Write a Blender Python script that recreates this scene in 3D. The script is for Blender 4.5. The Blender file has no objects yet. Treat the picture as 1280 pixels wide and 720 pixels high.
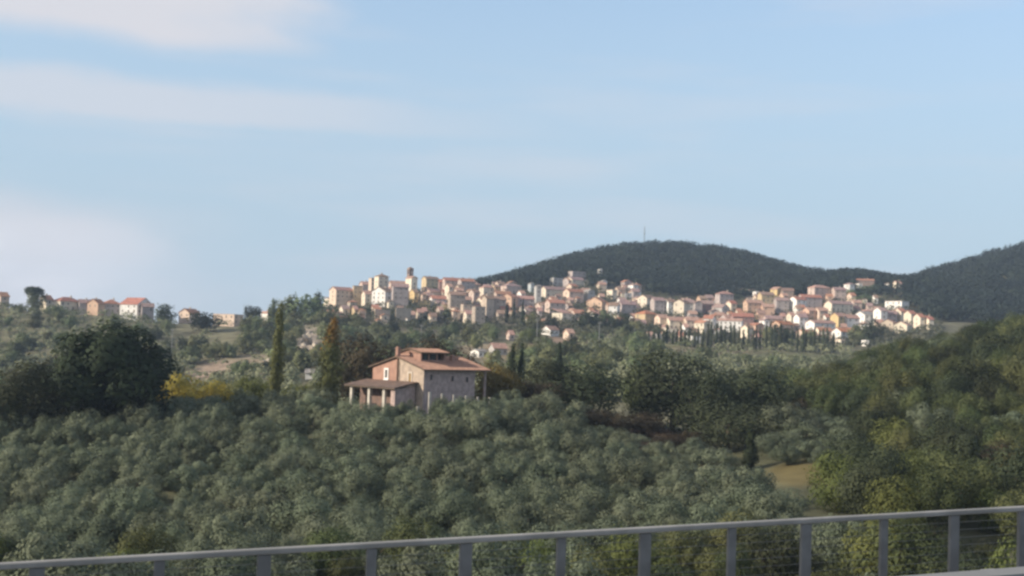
import bpy, bmesh, math, random
import numpy as np
from mathutils import Vector, Matrix

# ------------------------------------------------------------------ scene, camera, light, sky
SC = bpy.context.scene
COL = SC.collection
R = math.radians
F, ROLL, HORIZON = 1500.0, R(2.0), 430.0        # focal length in photo pixels (1280 wide), camera roll, horizon row
PITCH = math.atan((HORIZON - 360.0) / F)
CAM = Vector((0.0, 0.0, 30.0))
fwd = Vector((0, math.cos(PITCH), math.sin(PITCH)))
up0 = Vector((0, -math.sin(PITCH), math.cos(PITCH)))
rt0 = Vector((1, 0, 0))
rt = rt0 * math.cos(ROLL) + up0 * math.sin(ROLL)
up = up0 * math.cos(ROLL) - rt0 * math.sin(ROLL)

def at(px, py, Y):
    d = fwd + rt * ((px - 640) / F) + up * ((360 - py) / F)
    return CAM + d * (Y / d.y)

cd = bpy.data.cameras.new('camera')
cam = bpy.data.objects.new('camera', cd); COL.objects.link(cam)
cd.sensor_width = 36; cd.lens = F / 1280 * 36
cd.clip_start = 0.2; cd.clip_end = 20000
m = Matrix((rt, up, -fwd)).transposed().to_4x4(); m.translation = CAM
cam.matrix_world = m
SC.camera = cam
SC.view_settings.view_transform = 'Standard'; SC.view_settings.look = 'None'
SC.view_settings.exposure = 0.66; SC.view_settings.gamma = 1.0
SC.cycles.max_bounces = 6; SC.cycles.diffuse_bounces = 3; SC.cycles.transmission_bounces = 3
SC.cycles.volume_bounces = 0; SC.cycles.transparent_max_bounces = 4
SC.cycles.use_denoising = True
SC.cycles.filter_width = 2.7

SUN_AZ, SUN_EL = 251.0, 23.0                     # compass bearing of the sun (camera looks to 0) and its height
SUN_STRENGTH, SKY_STRENGTH = 4.0, 0.145
saz, sel = R(SUN_AZ), R(SUN_EL)
to_sun = Vector((math.sin(saz) * math.cos(sel), math.cos(saz) * math.cos(sel), math.sin(sel)))
sl = bpy.data.lights.new('sun', 'SUN'); sl.energy = SUN_STRENGTH; sl.angle = R(0.6); sl.color = (1.0, 0.885, 0.73)
so = bpy.data.objects.new('sun', sl); COL.objects.link(so)
so.rotation_euler = to_sun.to_track_quat('Z', 'Y').to_euler(); so.location = (-60, -40, 120)

W = bpy.data.worlds.new('World'); SC.world = W; W.use_nodes = True
nt = W.node_tree; nt.nodes.clear()
def N(t, typ, **kw):
    n = t.nodes.new(typ)
    for k, v in kw.items():
        if k.startswith('i_'):
            n.inputs[int(k[2:])].default_value = v
        else: setattr(n, k, v)
    return n
def mth(t, op, a, b=None, clamp=False):
    n = t.nodes.new('ShaderNodeMath'); n.operation = op; n.use_clamp = clamp
    for i, v in enumerate((a, b)):
        if v is None: continue
        if isinstance(v, (int, float)): n.inputs[i].default_value = v
        else: t.links.new(v, n.inputs[i])
    return n.outputs[0]
def sstep(t, v, a, b):
    n = t.nodes.new('ShaderNodeMapRange'); n.interpolation_type = 'SMOOTHSTEP'
    t.links.new(v, n.inputs[0]); n.inputs[1].default_value = a; n.inputs[2].default_value = b
    return n.outputs[0]
sky = N(nt, 'ShaderNodeTexSky', sky_type='NISHITA', sun_disc=False, sun_elevation=sel, sun_rotation=saz,
        altitude=200, air_density=1.0, dust_density=0.6, ozone_density=1.4)
tc = N(nt, 'ShaderNodeTexCoord'); sx = N(nt, 'ShaderNodeSeparateXYZ')
nt.links.new(tc.outputs['Generated'], sx.inputs[0])
az = mth(nt, 'ARCTAN2', sx.outputs[0], sx.outputs[1]); el = sx.outputs[2]
def cnoise(sa, se, scale, detail, off):
    c = N(nt, 'ShaderNodeCombineXYZ')
    nt.links.new(mth(nt, 'MULTIPLY', az, sa), c.inputs[0]); nt.links.new(mth(nt, 'MULTIPLY', el, se), c.inputs[1]); c.inputs[2].default_value = off
    n = N(nt, 'ShaderNodeTexNoise'); n.inputs['Scale'].default_value = scale; n.inputs['Detail'].default_value = detail
    nt.links.new(c.outputs[0], n.inputs['Vector']); return n.outputs[0]
n1 = cnoise(3.0, 22.0, 1.0, 4, 1.7); n2 = cnoise(9.0, 22.0, 1.0, 5, 4.2); n3 = cnoise(1.6, 5.0, 1.0, 3, 8.1)
elw = mth(nt, 'ADD', el, mth(nt, 'MULTIPLY', mth(nt, 'SUBTRACT', n2, 0.5), 0.026))
aw = mth(nt, 'ADD', az, mth(nt, 'MULTIPLY', mth(nt, 'SUBTRACT', n2, 0.5), 0.18))
def mul(*v):
    o = v[0]
    for k in v[1:]: o = mth(nt, 'MULTIPLY', o, k)
    return o
hi = mul(sstep(nt, elw, 0.216, 0.238), sstep(nt, aw, -0.13, -0.26), 0.95)                 # bank of cloud high on the left
veil = mul(sstep(nt, elw, 0.28, 0.31), sstep(nt, n3, 0.40, 0.62), 0.5)
band = mul(sstep(nt, elw, 0.160, 0.174), sstep(nt, elw, 0.206, 0.190), sstep(nt, aw, 0.12, -0.30), 0.62)  # long thin streak
low = mul(sstep(nt, elw, 0.115, 0.075), sstep(nt, aw, -0.16, -0.40), 0.85)                # cloud bank low on the left
thin = mul(sstep(nt, n1, 0.45, 0.72), 0.32)
msk = hi
for k in (veil, band, low, thin): msk = mth(nt, 'MAXIMUM', msk, k)
puff = mul(mth(nt, 'ADD', mul(sstep(nt, n2, 0.36, 0.60), 0.6), 0.4), sstep(nt, elw, 0.100, 0.055), sstep(nt, aw, -0.22, -0.36))
mixc = N(nt, 'ShaderNodeMix', data_type='RGBA')
veilc = N(nt, 'ShaderNodeMix', data_type='RGBA')                       # pale air towards the horizon, all round
nt.links.new(mul(sstep(nt, el, 0.52, 0.06), 0.9), veilc.inputs[0]); nt.links.new(sky.outputs[0], veilc.inputs[6]); veilc.inputs[7].default_value = (1.98, 2.58, 3.12, 1)
nt.links.new(msk, mixc.inputs[0]); nt.links.new(veilc.outputs[2], mixc.inputs[6])
CLOUD = 3.35
ccol = N(nt, 'ShaderNodeMix', data_type='RGBA')
ccol.inputs[6].default_value = (0.965 * CLOUD, 0.955 * CLOUD, 1.01 * CLOUD, 1); ccol.inputs[7].default_value = (1.25 * CLOUD, 1.2 * CLOUD, 1.24 * CLOUD, 1)
nt.links.new(puff, ccol.inputs[0]); nt.links.new(ccol.outputs[2], mixc.inputs[7])
bg = N(nt, 'ShaderNodeBackground'); bg.inputs[1].default_value = SKY_STRENGTH
nt.links.new(mixc.outputs[2], bg.inputs[0])
wo = N(nt, 'ShaderNodeOutputWorld'); nt.links.new(bg.outputs[0], wo.inputs[0])

# ------------------------------------------------------------------ materials
def mat(name, c1, c2=None, scale=0.5, rough=0.85, detail=4, bump=0.0, rnd=0.0, transl=0.0, coord='Object', spec=0.2, metal=0.0, lo=0.35, hi=0.65, stretch=None):
    """noise-mixed colour; rnd varies brightness per object; transl lets light through leaves"""
    M = bpy.data.materials.new(name); M.use_nodes = True
    t = M.node_tree; t.nodes.clear()
    out = N(t, 'ShaderNodeOutputMaterial'); p = N(t, 'ShaderNodeBsdfPrincipled')
    p.inputs['Roughness'].default_value = rough; p.inputs['Specular IOR Level'].default_value = spec; p.inputs['Metallic'].default_value = metal
    if c2 is None: c2 = tuple(v * 0.8 for v in c1)
    tcx = N(t, 'ShaderNodeTexCoord'); src = tcx.outputs[coord]
    if stretch:
        mp = N(t, 'ShaderNodeMapping'); mp.inputs['Scale'].default_value = stretch
        t.links.new(src, mp.inputs[0]); src = mp.outputs[0]
    nz = N(t, 'ShaderNodeTexNoise'); nz.inputs['Scale'].default_value = scale; nz.inputs['Detail'].default_value = detail
    t.links.new(src, nz.inputs['Vector'])
    f = sstep(t, nz.outputs[0], lo, hi)
    mx = N(t, 'ShaderNodeMix', data_type='RGBA'); t.links.new(f, mx.inputs[0])
    mx.inputs[6].default_value = (*c1, 1); mx.inputs[7].default_value = (*c2, 1)
    colr = mx.outputs[2]
    if rnd > 0:
        oi = N(t, 'ShaderNodeObjectInfo'); hs = N(t, 'ShaderNodeHueSaturation')
        mr = N(t, 'ShaderNodeMapRange'); mr.inputs[3].default_value = 1 - rnd; mr.inputs[4].default_value = 1 + rnd
        t.links.new(oi.outputs['Random'], mr.inputs[0]); t.links.new(mr.outputs[0], hs.inputs['Value'])
        ww = N(t, 'ShaderNodeTexWhiteNoise', noise_dimensions='1D'); t.links.new(oi.outputs['Random'], ww.inputs['W'])
        mr2 = N(t, 'ShaderNodeMapRange'); mr2.inputs[3].default_value = 0.5 - rnd * 0.09; mr2.inputs[4].default_value = 0.5 + rnd * 0.09
        t.links.new(ww.outputs[0], mr2.inputs[0]); t.links.new(mr2.outputs[0], hs.inputs['Hue'])
        t.links.new(colr, hs.inputs['Color']); colr = hs.outputs[0]
    t.links.new(colr, p.inputs['Base Color'])
    if bump:
        b = N(t, 'ShaderNodeBump'); b.inputs['Strength'].default_value = bump; b.inputs['Distance'].default_value = 0.1
        t.links.new(nz.outputs[0], b.inputs['Height']); t.links.new(b.outputs[0], p.inputs['Normal'])
    if transl:
        tr = N(t, 'ShaderNodeBsdfTranslucent'); t.links.new(colr, tr.inputs[0])
        ms = N(t, 'ShaderNodeMixShader'); ms.inputs[0].default_value = transl
        t.links.new(p.outputs[0], ms.inputs[1]); t.links.new(tr.outputs[0], ms.inputs[2]); t.links.new(ms.outputs[0], out.inputs[0])
    else: t.links.new(p.outputs[0], out.inputs[0])
    return M

def leafmat(name, c1, c2, rnd=0.22, scale=0.55): return mat(name, c1, c2, scale=scale, rough=0.7, rnd=rnd, transl=0.34, detail=3, spec=0.1)
L_OLIVE = leafmat('olive_leaf', (0.172, 0.196, 0.130), (0.122, 0.146, 0.094))
L_OAK = leafmat('oak_leaf', (0.042, 0.060, 0.032), (0.027, 0.040, 0.023), 0.1, 0.3)
L_BROAD = leafmat('broad_leaf', (0.116, 0.132, 0.056), (0.074, 0.090, 0.040), 0.35)
L_DARK = leafmat('dark_leaf', (0.062, 0.074, 0.040), (0.042, 0.052, 0.030), 0.3)
L_LIME = leafmat('lime_leaf', (0.140, 0.160, 0.052), (0.095, 0.115, 0.040), 0.2)
L_YELLOW = leafmat('autumn_leaf', (0.48, 0.35, 0.065), (0.30, 0.25, 0.06), 0.15)
L_OLDGOLD = leafmat('old_gold_leaf', (0.20, 0.145, 0.045), (0.12, 0.10, 0.040), 0.1)
L_RUST = leafmat('rust_leaf', (0.27, 0.15, 0.045), (0.19, 0.125, 0.042), 0.12, 0.35)
L_POPLAR = leafmat('poplar_leaf', (0.165, 0.172, 0.066), (0.115, 0.125, 0.050), 0.12, 0.4)
L_CYPRESS = leafmat('cypress_leaf', (0.045, 0.060, 0.032), (0.032, 0.043, 0.025), 0.2)
L_ROW = leafmat('row_cypress_leaf', (0.090, 0.105, 0.060), (0.062, 0.076, 0.044), 0.3)
L_BROWN = leafmat('brown_leaf', (0.092, 0.070, 0.044), (0.056, 0.048, 0.032), 0.12, 0.4)
L_FAR = leafmat('hillside_leaf', (0.165, 0.185, 0.090), (0.105, 0.122, 0.062), 0.42, 0.3)
L_PINE = leafmat('pine_needle', (0.040, 0.055, 0.028), (0.028, 0.040, 0.022), 0.12)
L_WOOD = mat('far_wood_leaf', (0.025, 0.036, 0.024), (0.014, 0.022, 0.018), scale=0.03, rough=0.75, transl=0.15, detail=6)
L_TOWN = mat('town_leaf', (0.105, 0.108, 0.064), (0.060, 0.068, 0.042), scale=0.05, rough=0.8, transl=0.15, detail=6)
L_SCRUB = mat('scrub_leaf', (0.235, 0.245, 0.145), (0.120, 0.138, 0.074), scale=0.022, rough=0.8, transl=0.15, detail=6)
BARK = mat('bark', (0.10, 0.08, 0.06), (0.06, 0.05, 0.04), scale=4)

def plaster(name, c):
    g_ = sum(c) / 3; c = tuple(g_ + (v - g_) * 0.76 for v in c); return mat(name, c, tuple(v * 0.80 for v in c), scale=0.35, rough=0.92, detail=6, rnd=0.06, spec=0.1)
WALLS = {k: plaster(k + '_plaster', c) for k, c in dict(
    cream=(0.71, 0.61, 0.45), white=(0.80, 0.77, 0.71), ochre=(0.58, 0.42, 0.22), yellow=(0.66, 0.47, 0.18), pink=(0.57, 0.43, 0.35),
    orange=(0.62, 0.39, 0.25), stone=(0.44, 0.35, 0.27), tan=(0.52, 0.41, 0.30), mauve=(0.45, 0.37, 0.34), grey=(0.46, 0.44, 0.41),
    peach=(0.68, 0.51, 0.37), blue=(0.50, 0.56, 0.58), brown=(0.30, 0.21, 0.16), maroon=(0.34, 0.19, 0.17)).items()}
def rooftile(name, c):
    return mat(name, c, tuple(v * 0.62 for v in c), scale=0.9, rough=0.9, detail=8, rnd=0.1, spec=0.1, bump=0.3)
ROOFS = {k: rooftile(k + '_roof_tile', c) for k, c in dict(
    terra=(0.44, 0.23, 0.155), pink=(0.47, 0.29, 0.23), red=(0.43, 0.20, 0.145), brown=(0.31, 0.21, 0.16), mauve=(0.36, 0.25, 0.225), grey=(0.36, 0.33, 0.30), orange=(0.46, 0.22, 0.12)).items()}
PANE = mat('window_dark', (0.055, 0.052, 0.052), (0.03, 0.03, 0.032), rough=0.25, spec=0.5)
SHUT = mat('shutter_paint', (0.17, 0.125, 0.09), (0.12, 0.10, 0.08), rough=0.7)
SURR = mat('window_surround', (0.52, 0.46, 0.38), (0.45, 0.40, 0.34))
WHITE = mat('white_paint', (0.78, 0.76, 0.72), (0.66, 0.64, 0.6), scale=1.5)
STEEL = mat('galvanised_steel', (0.31, 0.30, 0.28), (0.22, 0.215, 0.20), scale=3.0, rough=0.6, spec=0.3)
POSTM = mat('post_steel', (0.185, 0.187, 0.184), (0.135, 0.136, 0.132), scale=5.0, detail=8, rough=0.7, spec=0.25)
PALESTEEL = mat('pale_steel', (0.27, 0.27, 0.265), (0.22, 0.22, 0.215), scale=2.0, rough=0.6, spec=0.3)
CONC = mat('concrete', (0.30, 0.29, 0.27), (0.22, 0.21, 0.20), scale=0.7, detail=8)
ASPH = mat('asphalt', (0.055, 0.055, 0.056), (0.042, 0.042, 0.043), scale=6, detail=6)
ROCK = mat('pale_rock', (0.50, 0.43, 0.34), (0.30, 0.24, 0.18), scale=0.25, detail=8, bump=0.5)

# ------------------------------------------------------------------ object helpers
def tag(o, label=None, cat=None, group=None, kind=None):
    if label: o['label'] = label
    if cat: o['category'] = cat
    if group: o['group'] = group
    if kind: o['kind'] = kind
    return o
def link(name, me, parent=None):
    o = bpy.data.objects.new(name, me); COL.objects.link(o)
    if parent is not None: o.parent = parent
    return o
def empty(name, loc=(0, 0, 0), rz=0.0, parent=None):
    o = bpy.data.objects.new(name, None); COL.objects.link(o); o.location = loc; o.rotation_euler = (0, 0, rz)
    if parent is not None: o.parent = parent
    return o

class MB:
    """collects polygons with a material index, then links them as ONE mesh object"""
    def __init__(s): s.v = []; s.f = []; s.mi = []
    def add(s, vs, fs, mi=0):
        b = len(s.v); s.v += [tuple(p) for p in vs]
        for f in fs: s.f.append([b + i for i in f]); s.mi.append(mi)
        return s
    def box(s, x0, y0, z0, x1, y1, z1, mi=0):
        return s.add([(x0, y0, z0), (x1, y0, z0), (x1, y1, z0), (x0, y1, z0), (x0, y0, z1), (x1, y0, z1), (x1, y1, z1), (x0, y1, z1)],
                     [(0, 3, 2, 1), (4, 5, 6, 7), (0, 1, 5, 4), (1, 2, 6, 5), (2, 3, 7, 6), (3, 0, 4, 7)], mi)
    def slab(s, quad, t, mi=0):
        """a sloping plate: four top corners, thickness t downward"""
        q = [Vector(p) for p in quad]; d = Vector((0, 0, -t)); n = len(q)
        vs = q + [p + d for p in q]
        fs = [tuple(range(n)), tuple(reversed(range(n, 2 * n)))] + [(i + n, (i + 1) % n + n, (i + 1) % n, i) for i in range(n)]
        return s.add(vs, fs, mi)
    def tube(s, pts, rad, seg=6, mi=0):
        pts = [Vector(p) for p in pts]; ring = []; vs = []
        for i, p in enumerate(pts):
            d = (pts[min(i + 1, len(pts) - 1)] - pts[max(i - 1, 0)]).normalized()
            a = d.orthogonal().normalized() if i == 0 else (ring - d * ring.dot(d)).normalized()
            ring = a; b = d.cross(a); r = rad[i] if isinstance(rad, (list, tuple)) else rad
            vs += [p + (a * math.cos(k * 2 * math.pi / seg) + b * math.sin(k * 2 * math.pi / seg)) * r for k in range(seg)]
        fs = []
        for i in range(len(pts) - 1):
            for k in range(seg):
                k2 = (k + 1) % seg; fs.append((i * seg + k, i * seg + k2, (i + 1) * seg + k2, (i + 1) * seg + k))
        fs += [tuple(reversed(range(seg))), tuple(range((len(pts) - 1) * seg, len(pts) * seg))]
        return s.add(vs, fs, mi)
    def mesh(s, name, *mats):
        me = bpy.data.meshes.new(name); me.from_pydata(s.v, [], s.f)
        for mm in mats: me.materials.append(mm)
        me.polygons.foreach_set('material_index', s.mi); me.update(); return me
    def build(s, name, mats, parent=None):
        if not isinstance(mats, (list, tuple)): mats = [mats]
        return link(name, s.mesh(name, *mats), parent)

def quads_mesh(name, A, material, top=None):
    """A: (n,5,3) array of separate leaf quads, the fifth row the shading normal of the clump they belong to -> mesh, fast"""
    n = len(A); V = np.ascontiguousarray(A[:, :4]); me = bpy.data.meshes.new(name)
    me.vertices.add(n * 4); me.vertices.foreach_set('co', V.reshape(-1).astype(np.float32))
    me.loops.add(n * 4); me.loops.foreach_set('vertex_index', np.arange(n * 4, dtype=np.int32))
    me.polygons.add(n); me.polygons.foreach_set('loop_start', np.arange(0, n * 4, 4, dtype=np.int32))
    me.polygons.foreach_set('loop_total', np.full(n, 4, dtype=np.int32))
    me.materials.append(material)
    if top:                                                             # (material, height): leaves that turned colour at the top
        me.materials.append(top[0]); z = V[:, 0, 2] + np.random.default_rng(3).normal(size=n) * 0.9
        me.polygons.foreach_set('material_index', (z > top[1]).astype(np.int32))
    me.update(calc_edges=True)
    try:
        cn = me.attributes.new('custom_normal', 'FLOAT_VECTOR', 'POINT')
        cn.data.foreach_set('vector', np.repeat(A[:, 4], 4, 0).reshape(-1).astype(np.float32))
    except Exception as ex: print('no custom normals', ex)
    me.update(); return me

# ------------------------------------------------------------------ terrain: one sheet, laid out by stations of distance
ST = [  # (distance, [(photo column, photo row of the ground)])
 (125, [(-700, 760), (0, 705), (300, 690), (640, 685), (900, 675), (1000, 660), (1280, 668), (1900, 700)]),
 (160, [(-700, 660), (0, 606), (300, 602), (640, 602), (900, 612), (1000, 606), (1280, 592), (1900, 590)]),
 (185, [(-700, 590), (0, 552), (300, 550), (500, 542), (640, 545), (780, 572), (900, 590), (1000, 568), (1280, 545), (1900, 530)]),
 (205, [(-700, 560), (0, 528), (250, 524), (430, 512), (500, 508), (610, 506), (700, 520), (780, 540), (900, 562), (1000, 545), (1280, 515), (1900, 480)]),
 (225, [(-700, 560), (0, 528), (250, 524), (500, 508), (640, 508), (780, 530), (900, 545), (1000, 530), (1280, 490), (1900, 440)]),
 (270, [(-700, 600), (0, 575), (300, 552), (500, 530), (640, 520), (780, 525), (900, 528), (1000, 508), (1150, 468), (1280, 452), (1900, 400)]),
 (350, [(-700, 620), (0, 570), (300, 530), (500, 500), (640, 492), (780, 500), (900, 508), (960, 506), (1060, 478), (1165, 456), (1280, 428), (1500, 395), (1900, 350)]),
 (430, [(-700, 560), (0, 525), (250, 502), (400, 485), (640, 470), (800, 470), (900, 482), (1000, 505), (1165, 480), (1280, 455), (1900, 380)]),
 (520, [(-700, 480), (0, 482), (150, 478), (250, 472), (330, 462), (400, 455), (640, 452), (800, 452), (900, 458), (1000, 480), (1165, 478), (1280, 480), (1900, 430)]),
 (650, [(-700, 430), (0, 428), (150, 424), (250, 428), (330, 420), (400, 420), (520, 428), (640, 430), (800, 432), (900, 440), (1040, 443), (1165, 446), (1280, 470), (1900, 420)]),
 (750, [(-700, 380), (0, 380), (60, 386), (170, 397), (220, 402), (300, 405), (360, 402), (410, 398), (500, 404), (600, 412), (700, 412), (800, 415), (900, 425), (1000, 428), (1080, 430), (1165, 418), (1280, 440), (1900, 400)]),
 (850, [(-700, 400), (0, 415), (200, 420), (330, 415), (380, 398), (410, 388), (500, 380), (600, 388), (700, 390), (800, 396), (900, 402), (1000, 404), (1100, 404), (1165, 402), (1280, 415), (1900, 380)]),
 (950, [(-700, 430), (0, 440), (330, 430), (380, 400), (410, 380), (470, 364), (520, 361), (600, 367), (650, 370), (720, 368), (800, 376), (900, 382), (1000, 382), (1080, 380), (1130, 380), (1165, 385), (1280, 388), (1900, 350)]),
 (1060, [(-700, 450), (0, 460), (330, 450), (410, 405), (520, 385), (600, 366), (640, 358), (720, 346), (800, 354), (900, 364), (1000, 360), (1080, 356), (1130, 360), (1200, 366), (1280, 352), (1900, 330)]),
 (1300, [(-700, 480), (0, 490), (400, 480), (540, 400), (600, 361), (640, 351), (700, 330), (760, 316), (800, 311), (850, 310), (900, 316), (940, 325), (980, 337), (1018, 350), (1035, 349), (1060, 347), (1090, 349), (1106, 352), (1116, 364), (1134, 363), (1147, 357), (1161, 345), (1180, 341), (1230, 326), (1280, 311), (1480, 264), (1900, 240)]),
 (1500, [(-700, 470), (0, 475), (500, 440), (640, 380), (760, 335), (850, 328), (940, 345), (1050, 370), (1130, 375), (1280, 340), (1480, 300), (1900, 270)]),
 (2100, [(-700, 450), (0, 450), (1280, 460), (1900, 450)]),
 (4500, [(-700, 440), (1900, 450)])]
COLS = np.arange(-1500, 2801, 12.0); UU = (COLS - 640) / F
def zrow(Y, prof):
    xs = [a for a, b in prof]; ys = [b for a, b in prof]
    py = np.interp(COLS, xs, ys); zz = []
    for c, p in zip(COLS, py):
        p2 = p if -900 < c < 2200 else p
        zz.append(at(min(max(c, -700), 1900), p2, Y).z)
    return np.array(zz)
stY = [20.0, 80.0] + [s[0] for s in ST]
stZ = [np.full(len(COLS), 30 - 21.5), np.full(len(COLS), 30 - 21.0)] + [zrow(*s) for s in ST]
stZ = np.array(stZ); lY = np.log(np.array(stY))
GL = np.linspace(math.log(20), math.log(4500), 300)
GZ = np.empty((len(GL), len(COLS)))
for j in range(len(COLS)): GZ[:, j] = np.interp(GL, lY, stZ[:, j])
for _ in range(3):                                                     # soften the joints between stations
    GZ[1:-1] = 0.25 * GZ[:-2] + 0.5 * GZ[1:-1] + 0.25 * GZ[2:]
for _ in range(2):
    GZ[:, 1:-1] = 0.25 * GZ[:, :-2] + 0.5 * GZ[:, 1:-1] + 0.25 * GZ[:, 2:]
GY = np.exp(GL); XX = GY[:, None] * UU[None, :]; YY = np.repeat(GY[:, None], len(COLS), 1)
amp = np.clip(GY / 500, 0.1, 1.2)[:, None]
GZ += amp * 0.55 * (np.sin(XX * 0.11 + 1.3) * np.sin(YY * 0.073 + .4) + 0.6 * np.sin(XX * 0.27 + YY * 0.19) + 0.4 * np.sin(XX * 0.05 - YY * 0.043 + 2))
def gz(X, Y):
    u = X / Y; c = (u * F + 640 - COLS[0]) / 12.0; r = (math.log(max(Y, 20.0)) - GL[0]) / (GL[1] - GL[0])
    c = min(max(c, 0), len(COLS) - 1.001); r = min(max(r, 0), len(GL) - 1.001)
    i, j = int(r), int(c); a, b = r - i, c - j
    return float((GZ[i, j] * (1 - b) + GZ[i, j + 1] * b) * (1 - a) + (GZ[i + 1, j] * (1 - b) + GZ[i + 1, j + 1] * b) * a)
def hit(px, py, y0, y1):
    """first distance between y0 and y1 where the sight line through a photo pixel meets the ground"""
    Y = y0; step = (y1 - y0) / 400
    while Y < y1:
        p = at(px, py, Y)
        if p.z <= gz(p.x, Y): return Y
        Y += step
    return y1
def ground(px, py, Y):
    """point on the ground at distance Y in the column of the photo pixel"""
    p = at(px, py, Y); return Vector((p.x, Y, gz(p.x, Y)))
nr, nc = GZ.shape
V = np.stack([XX, YY, GZ], -1).reshape(-1, 3)
back = np.stack([np.linspace(-900, 900, nc), np.full(nc, -300.0), np.full(nc, 8.0)], -1)   # the valley floor runs on under the bridge and behind it
mid_ = np.stack([np.linspace(-400, 400, nc), np.full(nc, 10.0), np.full(nc, 8.5)], -1)
V = np.concatenate([back, mid_, V]); nr += 2
idx = np.arange(nr * nc).reshape(nr, nc)
Q = np.stack([idx[:-1, :-1], idx[:-1, 1:], idx[1:, 1:], idx[1:, :-1]], -1).reshape(-1, 4)
me = bpy.data.meshes.new('hillside'); me.from_pydata(V.tolist(), [], Q.tolist())
me.polygons.foreach_set('use_smooth', np.ones(len(Q), bool))
# soil colour by place: dry grass, bare tan cuttings, red earth, meadow
ca = me.color_attributes.new('soil', 'FLOAT_COLOR', 'POINT')
colr = np.empty((len(V), 4)); colr[:] = (0.150, 0.140, 0.085, 1)
PATCH = [  # (photo column, row, distance range, radius in px x, y, colour)
 (285, 462, (430, 640), 46, 13, (0.27, 0.205, 0.15)), (245, 474, (430, 640), 30, 9, (0.28, 0.21, 0.15)), (322, 450, (430, 640), 28, 9, (0.25, 0.20, 0.14)), (385, 428, (500, 700), 20, 22, (0.33, 0.27, 0.21)),
 (880, 438, (540, 720), 70, 9, (0.20, 0.165, 0.105)), (830, 428, (540, 720), 40, 8, (0.18, 0.17, 0.09)), (980, 446, (540, 720), 80, 6, (0.13, 0.13, 0.07)),
 (1000, 592, (140, 200), 44, 18, (0.22, 0.165, 0.075)), (1052, 503, (230, 400), 30, 12, (0.20, 0.19, 0.075)),
 (820, 560, (165, 225), 75, 34, (0.16, 0.10, 0.068)), (745, 518, (190, 260), 90, 14, (0.13, 0.075, 0.055)),
 (780, 385, (690, 1050), 400, 70, (0.13, 0.115, 0.08)), (620, 440, (450, 650), 60, 14, (0.25, 0.20, 0.13)), (700, 425, (500, 700), 40, 14, (0.24, 0.17, 0.12))]
Rl = V - np.array(CAM); den = Rl @ np.array(fwd); den = np.where(den > 1, den, 1)
PX = 640 + F * (Rl @ np.array(rt)) / den; PY = 360 - F * (Rl @ np.array(up)) / den
for cx, cy, (ya, yb), rx, ry, c in PATCH:
    w = np.clip(1.6 - 1.3 * (((PX - cx) / rx) ** 2 + ((PY - cy) / ry) ** 2), 0, 1) * ((V[:, 1] > ya) & (V[:, 1] < yb))
    colr[:, :3] = colr[:, :3] * (1 - w[:, None]) + np.array(c) * w[:, None]
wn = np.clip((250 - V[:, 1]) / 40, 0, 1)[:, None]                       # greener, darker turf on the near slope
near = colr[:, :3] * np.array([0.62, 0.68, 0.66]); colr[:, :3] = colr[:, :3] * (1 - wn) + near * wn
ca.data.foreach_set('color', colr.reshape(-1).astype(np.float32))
GM = bpy.data.materials.new('dry_grass_soil'); GM.use_nodes = True
t = GM.node_tree; p = t.nodes['Principled BSDF']; p.inputs['Roughness'].default_value = 0.95; p.inputs['Specular IOR Level'].default_value = 0.1
at_ = N(t, 'ShaderNodeAttribute', attribute_name='soil'); tg = N(t, 'ShaderNodeTexCoord')
na = N(t, 'ShaderNodeTexNoise'); na.inputs['Scale'].default_value = 0.12; na.inputs['Detail'].default_value = 9; t.links.new(tg.outputs['Object'], na.inputs['Vector'])
mr = N(t, 'ShaderNodeMapRange'); mr.inputs[1].default_value = 0.3; mr.inputs[2].default_value = 0.7; mr.inputs[3].default_value = 0.55; mr.inputs[4].default_value = 1.35
t.links.new(na.outputs[0], mr.inputs[0]); hs = N(t, 'ShaderNodeHueSaturation'); t.links.new(mr.outputs[0], hs.inputs['Value']); t.links.new(at_.outputs[0], hs.inputs['Color'])
t.links.new(hs.outputs[0], p.inputs['Base Color'])
me.materials.append(GM); me.update()
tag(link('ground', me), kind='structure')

# ------------------------------------------------------------------ haze over the whole valley
hb = MB().box(-6700, -320, float(GZ.min()) - 1, 6700, 4550, float(GZ.max()) + 22)
HZM = bpy.data.materials.new('pale_haze'); HZM.use_nodes = True
t = HZM.node_tree; t.nodes.clear(); ho = N(t, 'ShaderNodeOutputMaterial'); pv = N(t, 'ShaderNodeVolumePrincipled')
pv.inputs['Color'].default_value = (0.60, 0.77, 1.0, 1); pv.inputs['Density'].default_value = 0.00013; pv.inputs['Anisotropy'].default_value = 0.0
t.links.new(pv.outputs[0], ho.inputs['Volume'])
tag(hb.build('haze', HZM), kind='stuff')

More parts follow.
